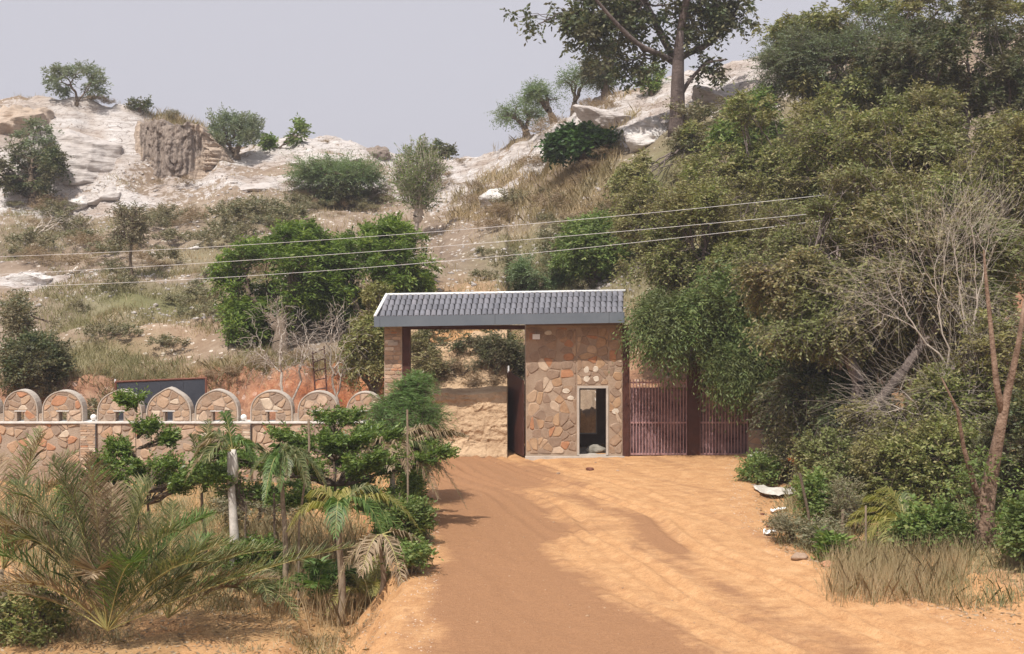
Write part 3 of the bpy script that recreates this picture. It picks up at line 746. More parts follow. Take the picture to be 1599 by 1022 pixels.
hill_tree('shrub', 'lone airy bush standing on top of the big left rock slab', 'bush', 120, 166, 112, 66, 128, 101, M['L_blue'], ntips=80, ll=.26, lw=.08, gaps=.35, up=.1, fork=.04, frac=.5, rt=.011, low=-.9)
hill_tree('shrub', 'low dark rounded bush on the skyline left of the grassy strip', 'bush', 218, 172, 34, 22, 160, 102, M['L_dark'], ntips=22, fork=.1)
hill_tree('cactus_shrub', 'dense upright grey-green thicket on the skyline with tall pointed stems', 'bush', 368, 246, 84, 72, 214, 103, M['L_blue'], ntips=130, up=1.6, twl=.9, ntw=7, ll=.22, lw=.08, fork=.1, gaps=.1, low=-.6, side=.4)
hill_tree('shrub', 'thin leaning shrub with bright leaves on the skyline', 'bush', 436, 232, 60, 50, 206, 104, M['L_hang'], ntips=16, cx=452, ll=.3, lw=.13, gaps=.6, fork=.1)
hill_tree('shrub', 'low bright green bush at the foot of the leaning shrub', 'bush', 432, 232, 36, 12, 223, 105, M['L_lush'], ntips=20, ll=.3, lw=.14, fork=.1)
hill_tree('shrub', 'small leafy bush alone on the skyline of the saddle', 'bush', 690, 249, 34, 20, 237, 106, M['L_dark'], ntips=16, ll=.3, lw=.14, fork=.1)
hill_tree('acacia_tree', 'wide flat-topped acacia on the pale ridge rocks', 'tree', 527, 314, 168, 50, 276, 107, M['L_acacia'], ntips=300, twl=1.1, ntw=9, nper=13, ll=.17, lw=.055, droop=.1, up=.0, gaps=0, fork=.3, flat=.8, low=-.35, shell=.15)
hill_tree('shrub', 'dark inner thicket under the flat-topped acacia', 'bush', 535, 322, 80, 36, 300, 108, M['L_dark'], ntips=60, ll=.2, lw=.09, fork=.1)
hill_tree('small_tree', 'upright feathery tree in the middle of the saddle', 'tree', 652, 372, 74, 104, 284, 109, M['L_hang'], M['palebark'], ntips=150, up=1.3, twl=1.0, ll=.18, lw=.05, fork=.3, gaps=.15, side=.4, twigs=.012, trunk_r=.13)
hill_tree('acacia_tree', 'lowest of the three skyline acacias right of the saddle', 'tree', 822, 208, 84, 46, 182, 110, M['L_acacia'], ntips=90, ll=.16, lw=.055, gaps=.35, flat=.7, low=-.4, up=.0, twl=.8, nper=11, cx=812, fork=.3)
hill_tree('acacia_tree', 'middle one of the three skyline acacias right of the saddle', 'tree', 866, 180, 66, 50, 151, 111, M['L_acacia'], ntips=80, ll=.16, lw=.055, gaps=.35, flat=.7, low=-.4, up=0., twl=.8, nper=11, cx=850, fork=.3)
hill_tree('acacia_tree', 'highest of the three skyline acacias, next to the dark skyline tree', 'tree', 896, 158, 64, 34, 127, 112, M['L_acacia'], ntips=60, ll=.16, lw=.055, gaps=.4, flat=.7, low=-.4, up=0., twl=.8, nper=11, cx=902, fork=.3)
hill_tree('small_tree', 'dark green skyline tree right of the three acacias', 'tree', 948, 150, 70, 76, 102, 113, M['L_dark'], ntips=130, ll=.22, lw=.08, fork=.25, gaps=.3)
hill_tree('shrub', 'round green bush on the skyline left of the thick trunk', 'bush', 1018, 150, 36, 34, 124, 114, M['L_hang'], ntips=40, ll=.2, lw=.08, fork=.2)
hill_tree('dense_bush', 'dark glossy leafy bush on the right slope above the dry grass', 'bush', 915, 262, 124, 60, 228, 115, M['L_deep'], ntips=190, ll=.3, lw=.16, ntw=8, nper=9, fork=.1, gaps=.1, low=-.5, flat=.6)
hill_tree('dense_bush', 'broad mid green bush left of the big trees on the slope', 'bush', 925, 440, 130, 110, 388, 116, M['L_hang'], ntips=240, ll=.16, lw=.07, ntw=9, nper=11, gaps=.1, fork=.15, cx=930)
hill_tree('acacia_bush', 'pale feathery bush just above the gatehouse roof', 'bush', 842, 452, 100, 52, 428, 117, M['L_acacia'], ntips=110, ll=.15, lw=.04, ntw=9, nper=13, flat=.7, fork=.1, up=0)
hill_tree('thorn_tree', 'small lone tree with a thin dark trunk on the scree', 'tree', 208, 441, 74, 64, 352, 118, M['L_scrub'], ntips=60, ll=.14, lw=.05, gaps=.45, fork=.75, trunk_r=.07, twigs=.01)
hill_tree('small_tree', 'dark broad tree at the left edge below the ridge slab', 'tree', 52, 318, 108, 96, 262, 119, M['L_dark'], ntips=170, ll=.24, lw=.09, gaps=.35, fork=.2, up=-.1, cx=46)
hill_tree('shrub', 'sparse leaning bush above the dark tree at the left edge', 'bush', 62, 262, 80, 50, 214, 120, M['L_blue'], ntips=40, ll=.26, lw=.09, gaps=.6, fork=.2)
hill_tree('small_tree', 'dark green bush at the left edge above the boundary wall', 'bush', 62, 612, 110, 84, 562, 121, M['L_dark'], ntips=200, ll=.13, lw=.06, gaps=.2, fork=.1, cx=52)
hill_tree('small_tree', 'grey-green tree behind the dark bush at the left edge', 'tree', 48, 560, 76, 88, 500, 122, M['L_scrub'], ntips=90, ll=.15, lw=.05, gaps=.4, fork=.3)
# lush trees above the wall
make_tree('leafy_tree', 'bright green spreading tree left of the pair above the wall', 'tree', hit(440, 560), [bl(430, 440, 170, 130, 50, 2.2, 1.2), bl(470, 385, 90, 60, 51, 1.6, .5), bl(400, 500, 90, 70, 49, 1.4, .5)],
          520, M['L_lush'], M['bark'], 131, rt=.010, ll=.21, lw=.07, ntw=8, nper=10, twl=.55, droop=.35, flat=.7, gaps=.12, fork=.3, low=-.6)
make_tree('leafy_tree', 'bright green spreading tree right of the pair beside the gatehouse roof', 'tree', hit(570, 540), [bl(580, 410, 170, 90, 52, 2.2, 1.2), bl(610, 370, 90, 40, 53, 1.6, .4), bl(520, 460, 100, 90, 51, 1.4, .5), bl(630, 440, 70, 40, 51, 1.2, .3)],
          520, M['L_lush'], M['bark'], 132, rt=.010, ll=.21, lw=.07, ntw=8, nper=10, twl=.55, droop=.35, flat=.7, gaps=.12, fork=.3, low=-.6)
make_tree('leafy_tree', 'olive green bushy tree hugging the left pillar of the gatehouse', 'tree', gpos(585, 42.5), [bl(578, 545, 76, 120, 42.5, .9, 1), bl(590, 470, 40, 50, 43, .6, .3)],
          150, M['L_olive'], M['bark'], 133, rt=.013, ll=.15, lw=.06, ntw=8, nper=9, twl=.4, droop=.5, fork=.1, gaps=.1)
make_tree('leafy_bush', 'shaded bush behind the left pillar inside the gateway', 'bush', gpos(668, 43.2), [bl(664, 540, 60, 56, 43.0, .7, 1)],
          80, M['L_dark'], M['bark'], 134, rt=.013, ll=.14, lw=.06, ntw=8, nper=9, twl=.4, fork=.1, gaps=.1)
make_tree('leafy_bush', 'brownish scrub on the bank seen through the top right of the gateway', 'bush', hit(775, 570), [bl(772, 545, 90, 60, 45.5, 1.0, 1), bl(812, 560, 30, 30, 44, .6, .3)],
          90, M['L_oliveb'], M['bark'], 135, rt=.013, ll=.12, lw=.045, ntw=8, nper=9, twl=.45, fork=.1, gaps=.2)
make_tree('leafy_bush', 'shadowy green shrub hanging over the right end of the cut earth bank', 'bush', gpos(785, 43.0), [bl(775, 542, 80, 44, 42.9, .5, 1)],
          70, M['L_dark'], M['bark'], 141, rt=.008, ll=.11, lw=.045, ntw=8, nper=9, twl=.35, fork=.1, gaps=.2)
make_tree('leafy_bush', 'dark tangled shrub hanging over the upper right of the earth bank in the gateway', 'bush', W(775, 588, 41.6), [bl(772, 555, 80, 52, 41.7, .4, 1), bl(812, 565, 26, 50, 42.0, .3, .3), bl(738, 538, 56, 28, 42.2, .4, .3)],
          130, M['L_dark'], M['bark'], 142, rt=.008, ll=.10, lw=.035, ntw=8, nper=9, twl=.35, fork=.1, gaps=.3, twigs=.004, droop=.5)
make_tree('leafy_bush', 'dry brown shrub on the earth bank right behind the gateway column', 'bush', W(672, 604, 41.4), [bl(670, 578, 50, 50, 41.4, .4, 1), bl(655, 540, 30, 50, 41.9, .4, .6)],
          80, M['L_oliveb'], M['bark'], 143, rt=.008, ll=.10, lw=.03, ntw=8, nper=9, twl=.35, fork=.1, gaps=.3, twigs=.004)
make_tree('leafy_bush', 'straw and olive scrub in the middle of the earth slope seen through the gateway', 'bush', W(712, 596, 41.5), [bl(703, 575, 36, 20, 41.6, .3, .6), bl(738, 572, 30, 16, 41.7, .3, .4)],
          40, M['L_scrub'], M['bark'], 145, rt=.006, ll=.09, lw=.02, ntw=8, nper=9, twl=.28, fork=.1, gaps=.3, twigs=.003)
make_tree('leafy_bush', 'low straw-coloured scrub on the brow of the earth bank', 'bush', W(750, 600, 41.4), [bl(752, 594, 60, 12, 41.4, .3, 1)],
          40, M['L_dry'], M['bark'], 144, rt=.006, ll=.10, lw=.02, ntw=8, nper=9, twl=.3, fork=.1, gaps=.2)
make_tree('leafy_bush', 'dry brown scrub on the bank behind the left pillar', 'bush', gpos(690, 41.9), [bl(685, 570, 60, 30, 41.7, .5, 1)],
          50, M['L_dry'], M['bark'], 136, rt=.01, ll=.12, lw=.03, ntw=8, nper=9, twl=.4, fork=.1, gaps=.2)
# bare shrubs behind the wall
make_tree('bare_shrub', 'tall bare forked shrub behind the wall in front of the red earth', 'shrub', gpos(455, 41.5), [bl(440, 530, 120, 110, 41.5, .9, 1)],
          110, None, M['palebark'], 137, rt=.006, expo=.45, frac=.5, crown=False, twigs=.006, fork=.35, gaps=.2, twl=.5, ntw=3, up=.4)
make_tree('bare_shrub', 'bare thin shrub between the ladder and the left pillar', 'shrub', gpos(525, 42.0), [bl(530, 535, 90, 120, 42, .9, 1)],
          80, None, M['palebark'], 138, rt=.006, expo=.45, frac=.5, crown=False, twigs=.006, fork=.3, gaps=.2, twl=.5, ntw=3, up=.4)
make_tree('bare_shrub', 'crooked bare shrub low on the far left scree', 'shrub', hit(36, 385), [(hit(60, 372)+np.array([0, 0, .9]), (1.6, 1, .8), 1)],
          20, None, M['palebark'], 139, rt=.02, crown=False, twigs=.01, fork=.3, twl=.6, ntw=3)

# scattered scrub: copies of a few kinds
def scrub_proto(kind, seed):
    g = np.random.default_rng(seed)
    n = 26
    tips = ell_tips((0, 0, .35), (.75, .75, .45), n, g, .3, .2, 1.2, seed, -.2)
    O = np.repeat(tips, 7, 0); D = unit(unit(O-np.array([0, 0, -.1]))+g.normal(size=O.shape)*.5+np.array([0, 0, .4]))
    V = twig_leaves(O, D, g.uniform(.2, .5, len(O)), 7, .13 if kind == 'g' else .16, .05 if kind == 'g' else .022, g, .15)
    me = mesh_np('scrub', V, quads(V))
    me.materials.append(M['L_scrub'] if kind == 'g' else M['L_dry']); return me
protos = {k: [scrub_proto(k, 200+i+(10 if k == 'd' else 0)) for i in range(3)] for k in 'gd'}
g = np.random.default_rng(17)
def scatter_scrub(kind, regs, lab, grp, name):
    for (n, x0, x1, y0, y1, s0, s1, where) in regs:
        label = lab+' '+where
        for p in scatter_pts(n, x0, x1, y0, y1, g):
            o = link(name, protos[kind][g.integers(3)], None, None, p-np.array([0, 0, .05]))
            s_ = g.uniform(s0, s1); o.scale = (s_*g.uniform(.8, 1.3), s_, s_*g.uniform(.6, 1.1)); o.rotation_euler = (0, 0, g.uniform(0, 6.28))
            tag(o, label, 'shrub', grp)
scatter_scrub('g', [(26, 20, 420, 320, 420, .6, 1.5, 'on the scree below the big left slab'), (14, 230, 470, 330, 380, .8, 1.6, 'on the slope left of the flat-topped acacia'), (16, 60, 400, 420, 560, .5, 1.1, 'on the grassy slope above the boundary wall'),
              (20, 740, 1000, 300, 450, .6, 1.3, 'on the slope above the gatehouse roof'), (7, 240, 340, 180, 200, .7, 1.2, 'on the skyline above the dark broken rock'), (10, 1040, 1200, 180, 300, .8, 1.6, 'below the thick-trunked tree'), (10, 440, 640, 320, 350, .6, 1.1, 'in the shade below the flat-topped acacia')],
              'small grey-green scrub bush', 'green scrub bushes on the hillside', 'scrub_bush')
scatter_scrub('d', [(20, 20, 420, 320, 440, .6, 1.4, 'on the scree of the left slope'), (20, 680, 1000, 250, 400, .6, 1.4, 'on the slope right of the saddle'), (12, 760, 960, 160, 260, .5, 1.2, 'near the three skyline acacias'), (8, 230, 360, 230, 300, .6, 1.0, 'under the dark broken rock'),
              (6, 130, 180, 160, 175, .7, 1.2, 'on top of the big left slab'), (12, 440, 720, 300, 350, .5, 1.1, 'on the bare ground of the saddle'), (10, 350, 640, 215, 250, .4, .8, 'on the long pale ridge hump'), (14, 640, 820, 520, 600, .3, .7, 'on the bank seen through the gateway')],
              'dry brown twiggy bush', 'dry scrub bushes on the hillside', 'dry_scrub_bush')

# grass
def grass(name, P, h, wd, nb, spread, mat, g, lean=.35):
    P = P[ROCK(P[:, 0], P[:, 1]) < g.uniform(.25, .9, len(P))]
    n = len(P); P = np.repeat(P, nb, 0)+np.concatenate([g.normal(size=(n*nb, 2))*spread, np.zeros((n*nb, 1))], 1)
    P[:, 2] = H(P[:, 0], P[:, 1])-0.02
    m = len(P); hh = g.uniform(.5, 1.2, m)*h
    a = g.uniform(0, 6.28, m); s_ = np.stack([np.cos(a), np.sin(a), 0*a], 1)*wd*.5
    d = g.normal(size=(m, 3))*lean; d[:, 2] = 1; d = unit(d)
    mid = P+d*hh[:, None]*.55; d2 = d.copy(); d2[:, :2] *= 1.9; tip = mid+unit(d2)*hh[:, None]*.5
    V = np.stack([P-s_, P+s_, mid+s_*.7, tip, mid-s_*.7], 1).reshape(-1, 3)
    o = link(name, mesh_np(name, V, np.arange(m*5).reshape(-1, 5)), mat); o['kind'] = 'stuff'; return o
g = np.random.default_rng(23)
P = scatter_pts(6000, -30, 1190, 120, 560, g); P = P[fbm(P[:, 0]*.3, P[:, 1]*.3, o=3, s=81) > -.05]
grass('dry_hill_grass', P, .32, .028, 10, .3, M['G_dry'], g)
P = np.concatenate([scatter_pts(1900, 60, 420, 420, 620, g), scatter_pts(500, 210, 370, 178, 215, g), scatter_pts(500, 780, 900, 380, 450, g), scatter_pts(400, 0, 200, 320, 400, g)])
P = P[fbm(P[:, 0]*.45, P[:, 1]*.45, o=3, s=83) > -.22]
grass('olive_hill_grass', P, .36, .022, 14, .3, M['G_green'], g)
P = np.concatenate([scatter_pts(700, 690, 960, 250, 350, g), scatter_pts(400, 740, 1000, 150, 240, g)])
grass('tall_straw_grass', P, .7, .035, 12, .25, M['G_dry'], g)
P = np.concatenate([scatter_pts(200, -30, 1000, 130, 260, g), scatter_pts(420, 200, 335, 178, 215, g)])
grass('skyline_grass', P, .8, .03, 7, .2, M['G_dry'], g)

# ------------------------------------------------------------------ stone filling
def clip_poly(poly, n, d):
    out = []
    for i in range(len(poly)):
        a, b = poly[i], poly[(i+1) % len(poly)]
        da, db = a[0]*n[0]+a[1]*n[1]-d, b[0]*n[0]+b[1]*n[1]-d
        if da <= 0: out.append(a)
        if da*db < 0:
            t = da/(da-db); out.append((a[0]+(b[0]-a[0])*t, a[1]+(b[1]-a[1])*t))
    return out

def voronoi(region, sx, sz, gap, R_, jitter=.55, skip=.0):
    """irregular stones that fill a convex region of the wall face"""
    xs = [p[0] for p in region]; zs = [p[1] for p in region]
    pts = []; row = 0; z = min(zs)-sz
    while z < max(zs)+sz:
        x = min(xs)-sx+(row % 2)*sx*.5
        while x < max(xs)+sx:
            pts.append((x+R_.uniform(-jitter, jitter)*sx, z+R_.uniform(-jitter, jitter)*sz)); x += sx*R_.uniform(.55, 1.5)
        z += sz*R_.uniform(.85, 1.15); row += 1
    out = []
    for i, p in enumerate(pts):
        poly = list(region)
        for q in pts:
            if q is p: continue
            dx, dz = q[0]-p[0], q[1]-p[1]; L = math.hypot(dx, dz)
            if L > 3*max(sx, sz) or L < 1e-6: continue
            n = (dx/L, dz/L); d = (p[0]+q[0])/2*n[0]+(p[1]+q[1])/2*n[1]-gap*R_.uniform(.3, 1.4)
            poly = clip_poly(poly, n, d)
            if len(poly) < 3: break
        if len(poly) >= 3:
            a = 0.5*abs(sum(poly[k][0]*poly[(k+1) % len(poly)][1]-poly[(k+1) % len(poly)][0]*poly[k][1] for k in range(len(poly))))
            if a > 0.12*sx*sz and R_.random() > skip: out.append(poly)
    return out

def stone_mesh(poly, y, out, R_):
    """one stone standing proud of the mortar (towards -y), edges worn"""
    # cut the corners once so that the outline is irregular but not angular
    q = []
    for i in range(len(poly)):
        a, b = poly[i], poly[(i+1) % len(poly)]
        if math.hypot(a[0]-b[0], a[1]-b[1]) < 0.02: q.append(((a[0]+b[0])/2, (a[1]+b[1])/2)); continue
        t1, t2 = R_.uniform(.12, .3), R_.uniform(.7, .88)
        q += [(a[0]+(b[0]-a[0])*t1, a[1]+(b[1]-a[1])*t1), (a[0]+(b[0]-a[0])*t2, a[1]+(b[1]-a[1])*t2)]
    if len(q) < 3: return None
    s_ = sum(q[i][0]*q[(i+1) % len(q)][1]-q[(i+1) % len(q)][0]*q[i][1] for i in range(len(q)))
    if s_ < 0: q = q[::-1]
    cx = sum(p[0] for p in q)/len(q); cz = sum(p[1] for p in q)/len(q); n = len(q)
    V = [(p[0], y+.01, p[1]) for p in q]
    tx, tz = R_.uniform(-.06, .06), R_.uniform(-.06, .06)
    V += [(cx+(p[0]-cx)*.97, y-out*.6, cz+(p[1]-cz)*.97) for p in q]
    V += [(cx+(p[0]-cx)*.82, y-out+R_.uniform(-.004, .004)+tx*(p[0]-cx)+tz*(p[1]-cz), cz+(p[1]-cz)*.82) for p in q]
    Fs = [(i, (i+1) % n, (i+1) % n+n, i+n) for i in range(n)]+[(i+n, (i+1) % n+n, (i+1) % n+2*n, i+2*n) for i in range(n)]
    Fs.append(tuple(range(2*n, 3*n)))
    return V, Fs

def add_stones(region, sx, sz, gap, y, out, mat, parent, R_, skip=0.0):
    k = 0
    for poly in voronoi(region, sx, sz, gap, R_, skip=skip):
        r = stone_mesh(poly, y, out*R_.uniform(.6, 1.3), R_)
        if r: MB().raw(*r).build('stone', mat, parent); k += 1
    return k

def rect(x0, x1, z0, z1): return [(x0, z0), (x1, z0), (x1, z1), (x0, z1)]

# ------------------------------------------------------------------ gatehouse
R_ = random.Random(11)
gh = root('gatehouse', 'stone guard room and gateway under a grey tiled roof across the dirt road', 'gatehouse', (0, 39, 0))
YF = 39.0
k39 = YF/F
def X39(px): return (px-CX)*k39
def Z39(py): return EYE+(HZ-py)*k39
bx0, bx1 = X39(821), X39(972)
dx0, dx1, dz0, dz1 = X39(904), X39(947), Z39(711), Z39(606)
ZT = 4.05
fw = MB()
fw.box(bx0, dx0, YF, YF+.25, -.3, ZT); fw.box(dx1, bx1, YF, YF+.25, -.3, ZT)
fw.box(dx0, dx1, YF, YF+.25, dz1, ZT); fw.box(dx0, dx1, YF, YF+.25, -.3, dz0)
front = fw.build('front_wall', M['mortar'], gh)
add_stones(rect(bx0+.02, dx0-.09, dz0+.05, 3.98), .33, .20, .007, YF, .018, M['stone'], front, R_, .12)
add_stones(rect(dx0-.05, dx1+.05, dz1+.10, 3.98), .33, .20, .007, YF, .018, M['stone'], front, R_, .12)
add_stones(rect(dx1+.09, bx1-.02, dz0+.05, 3.98), .33, .20, .007, YF, .018, M['stone'], front, R_, .12)
for (a, b, wd_, hg_) in ((916, 578, 9, 13), (930, 577, 11, 11), (916, 592, 11, 11), (931, 592, 11, 10), (961, 643, 13, 10), (856, 520, 12, 8), (884, 611, 14, 9), (891, 622, 12, 9)):
    q = [(X39(a)+wd_/2*k39*math.cos(t)*R_.uniform(.85, 1.1), Z39(b)+hg_/2*k39*math.sin(t)*R_.uniform(.85, 1.1)) for t in np.linspace(0, 6.28, 8)[:-1]]
    MB().raw(*stone_mesh(q, YF, .026, R_)).build('stone', M['palestone'], front)
yb = YF+2.6
sw = MB(); sw.box(bx0, bx0+.25, YF+.25, yb, -.3, ZT); sw.box(bx1-.25, bx1, YF+.25, yb, -.3, ZT); sw.build('side_wall', M['mortar'], gh)
wx0, wx1, wz0, wz1 = 2.19, 2.76, .47, 1.94
bw = MB(); bw.box(bx0, wx0, yb, yb+.25, -.3, ZT); bw.box(wx1, bx1, yb, yb+.25, -.3, ZT)
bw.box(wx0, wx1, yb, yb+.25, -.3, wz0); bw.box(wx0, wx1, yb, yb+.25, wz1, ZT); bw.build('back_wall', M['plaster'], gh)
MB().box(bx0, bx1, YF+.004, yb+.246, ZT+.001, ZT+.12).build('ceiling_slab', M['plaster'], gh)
MB().box(bx0+.25, bx1-.25, YF+.25, yb, -.3, .06).build('room_floor', M['cement'], gh)
MB().box(bx0-.02, bx1+.05, YF-.16, YF-.002, -.2, .075).build('plinth', M['cement'], gh)
df = MB()
df.box(dx0-.055, dx0+.01, YF-.03, YF+.10, dz0, dz1+.055); df.box(dx1-.01, dx1+.055, YF-.03, YF+.10, dz0, dz1+.055)
df.box(dx0+.01, dx1-.01, YF-.03, YF+.10, dz1-.01, dz1+.055); df.box(dx0+.01, dx1-.01, YF-.03, YF+.10, dz0-.03, dz0+.02)
df.build('door_frame', M['cement'], gh)
wf = MB(); wf.box(wx0, wx0+.03, yb-.02, yb+.1, wz0, wz1); wf.box(wx1-.03, wx1, yb-.02, yb+.1, wz0, wz1)
wf.box(wx0+.03, wx1-.03, yb-.02, yb+.1, wz0, wz0+.03); wf.box(wx0+.03, wx1-.03, yb-.02, yb+.1, wz1-.03, wz1); wf.build('window_frame', M['cement'], gh)
# left pillar
px0, px1 = X39(600), X39(628)
pl = MB(); pl.box(px0, px1, YF, YF+.6, -1.3, ZT); pil = pl.build('pillar', M['mortar2'], gh)
z = .1
while z < 3.95:
    h = R_.uniform(.07, .15); x = px0+.01
    while x < px1-.05:
        wd = min(R_.uniform(.16, .36), px1-.01-x)
        if wd > .08:
            r = stone_mesh(rect(x+.006, x+wd-.006, z+.006, z+h-.006), YF, R_.uniform(.008, .02), R_)
            MB().raw(*r).build('stone', M['wallstone'], pil)
        x += wd
    z += h
MB().box(X39(606), X39(621), YF-.05, YF-.021, Z39(540), Z39(534)).build('plaque', M['cement'], gh)
MB().box(X39(628)+.003, X39(640), YF+.03, YF+.45, -.1, ZT-.12).build('steel_column', M['brown'], gh)
MB().box(X39(628)+.003, X39(820)-.003, YF+.02, YF+.40, Z39(515), ZT-.001).build('beam', M['brown'], gh)
MB().box(X39(972)+.003, X39(983), YF-.02, YF+.22, -.1, ZT+.02).build('steel_column', M['brown'], gh)
MB().box(px0, X39(628)-.003, YF+.004, YF+.59, ZT+.002, ZT+.12).build('pillar_cap', M['mortar2'], gh)
# roof
TILT = math.atan(6.5/385)
def rz(x, z): return z+(x+0.0)*math.tan(TILT)-0.005
ex0, ex1 = (585-CX)/F*38.35, (974-CX)/F*38.35
rx0, rx1 = (604-CX)/F*39.35, (975-CX)/F*39.35
ze_top, ze_bot, zr = EYE+(HZ-490.5)/F*38.35+.0, EYE+(HZ-507)/F*38.35, EYE+(HZ-457)/F*39.35
Ye, Yr_, Yb = 38.35, 39.35, 39.78
rf = MB()
Vv = [(ex0+.02, Ye+.02, rz(ex0, ze_top-.05)), (ex1-.02, Ye+.02, rz(ex1, ze_top-.05)), (rx1-.02, Yr_, rz(rx1, zr-.05)), (rx0+.02, Yr_, rz(rx0, zr-.05)),
      (ex0+.02, Yb, rz(ex0, ze_top-.05)), (ex1-.02, Yb, rz(ex1, ze_top-.05)),
      (ex0+.02, Ye+.02, rz(ex0, ze_bot+.04)), (ex1-.02, Ye+.02, rz(ex1, ze_bot+.04)), (ex0+.02, Yb, rz(ex0, ze_bot+.04)), (ex1-.02, Yb, rz(ex1, ze_bot+.04))]
rf.raw(Vv, [(0, 1, 2, 3), (3, 2, 5, 4), (0, 3, 4), (1, 5, 2), (6, 8, 9, 7), (0, 6, 7, 1), (4, 5, 9, 8), (0, 4, 8, 6), (1, 7, 9, 5)])
roof = rf.build('roof', M['deck'], gh)
fa = MB()
def slab(mb, x0, x1, y0, y1, zb, zt):
    V = [(x0, y0, rz(x0, zb)), (x1, y0, rz(x1, zb)), (x1, y1, rz(x1, zb)), (x0, y1, rz(x0, zb)), (x0, y0, rz(x0, zt)), (x1, y0, rz(x1, zt)), (x1, y1, rz(x1, zt)), (x0, y1, rz(x0, zt))]
    mb.raw(V, [(0, 3, 2, 1), (4, 5, 6, 7), (0, 1, 5, 4), (1, 2, 6, 5), (2, 3, 7, 6), (3, 0, 4, 7)])
seams = [ex0, ex0+.16, (773-CX)/F*38.35, (951-CX)/F*38.35, ex1]
for a, b in zip(seams[:-1], seams[1:]):
    f_ = MB(); slab(f_, a+.004, b-.004, Ye-.03, Ye+.015, ze_bot, ze_top); f_.build('fascia_panel', M['fascia'], gh)
f_ = MB(); slab(f_, ex0-.02, ex0+.001, Ye-.03, Yb+.03, ze_bot, ze_top); slab(f_, ex1-.001, ex1+.02, Ye-.03, Yb+.03, ze_bot, ze_top); f_.build('fascia_panel', M['fascia'], gh)
# tiles: one shared mesh, laid in four courses
slope = math.atan2(zr-ze_top, Yr_-Ye); SL = math.hypot(zr-ze_top, Yr_-Ye)
NC, NR = 43, 4
tw = (rx1-rx0)/NC; tl = SL/NR
def tile_mesh():
    m_ = MB(); n = 6; V = []
    for yy, lift in ((0, .009), (tl*1.06, 0.0)):
        for th in (0, -.016):
            for i in range(n+1):
                u = i/n; V.append(((u-.5)*tw*.80, yy, lift+th+.028*math.sin(math.pi*u)**.7+(.0 if th == 0 else 0)))
    q = n+1; Fs = []
    for i in range(n):
        Fs += [(i, i+1, 2*q+i+1, 2*q+i), (q+i, 3*q+i, 3*q+i+1, q+i+1), (i, q+i, q+i+1, i+1)]
    m_.raw(V, Fs); me = bpy.data.meshes.new('roof_tile'); me.from_pydata([tuple(v) for v in np.concatenate(m_.v)], [], m_.f); me.update()
    me.materials.append(M['tile']); return me
tm = tile_mesh()
O0 = ORG[gh.name]
for r in range(NR):
    s0 = r/NR
    xl = ex0+(rx0-ex0)*s0+.02; xr = ex1+(rx1-ex1)*s0
    for c in range(NC+3):
        x = xr-(c+.5)*tw-.01
        if x < xl+tw*.4: break
        yy = Ye+(Yr_-Ye)*s0; zz = rz(x, ze_top+(zr-ze_top)*s0)
        o = link('roof_tile', tm, None, roof, (x-O0[0], yy-O0[1]-.02, zz-O0[2]-.015+R_.uniform(-.003, .004)))
        o.rotation_euler = (slope+R_.uniform(-.015, .015), -TILT*1.0, R_.uniform(-.012, .012))
cp = MB()
cp.tube([(rx0-.03, Yr_, rz(rx0, zr)+.0), (rx1+.03, Yr_, rz(rx1, zr)+.0)], .042, 8)
cp.build('ridge_cap', M['white'], gh, True)
cp = MB(); cp.tube([(rx0, Yr_-.02, rz(rx0, zr)+.01), (ex0+.01, Ye, rz(ex0, ze_top)+.0)], .05, 8); cp.build('rake_trim', M['white'], gh, True)
# gate leaf swung open inwards
MB().raw([(.375, YF+.27, .04), (.33, YF+.27, .04), (-.13, YF+2.0, .04), (-.09, YF+2.0, .04),
          (.375, YF+.27, 2.35), (.33, YF+.27, 2.35), (-.13, YF+2.0, 2.55), (-.09, YF+2.0, 2.55)],
         [(0, 3, 2, 1), (4, 5, 6, 7), (0, 1, 5, 4), (1, 2, 6, 5), (2, 3, 7, 6), (3, 0, 4, 7)]).build('gate_leaf', M['brown'], gh)
MB().tube([(-.11, YF+2.0, 2.5), (-.11, YF+2.0, 2.72)], .03, 6).build('gate_finial', M['white'], gh)
# narrow brown post behind the pillar
build_top(MB().tube([W(642, 590, 39.9)*np.array([1, 1, 0])+np.array([0, 0, 0.0]), W(642, 590, 39.9)], .05, 6), 'gate_post', M['brown'], W(642, 590, 39.9)*np.array([1, 1, 0]), 'short dark brown post just inside the left pillar', 'post')
# cut earth face just behind the gateway
nx_, nz_ = 150, 110
U, Wv = np.meshgrid(np.linspace(-3.6, -.13, nx_), np.linspace(-.15, 1, nz_))
topz = 1.95+.12*fbm(U*.7, U*0, o=4, s=311)
up_ = np.clip((Wv-.6)/.4, 0, 1)
Zb = np.where(Wv < .6, Wv/.6*topz, topz+np.interp(up_, [0, .2, 1], [0, .06, 1.8]))
lay = fbm(U*.5, Zb*3.2+.5*fbm(U, Zb, o=2, s=315), o=5, s=312, g=.6)
Yb_ = 39.48+.17*np.minimum(Zb, 2.1)+.05*lay+.055*fbm(U*1.3, Zb*1.1, o=6, s=313, g=.6)-.05*np.exp(-(np.abs(fbm(U*1.1+.3*Zb, Zb*2.6, o=3, s=331))/.05)**2)-.22*np.exp(-(Zb/.22)**2)+np.interp(up_, [0, .2, .6, 1], [0, 1.45, 2.1, 2.9])
Zb = Zb+.34*fbm(U*.9, Yb_*.9, o=5, s=318)*up_
Zb[:, -1] = -.2; Zb[:, 0] = -.2
Vb = np.stack([U, Yb_, Zb], -1).reshape(-1, 3); i = np.arange((nz_-1)*nx_).reshape(nz_-1, nx_)[:, :-1].ravel()
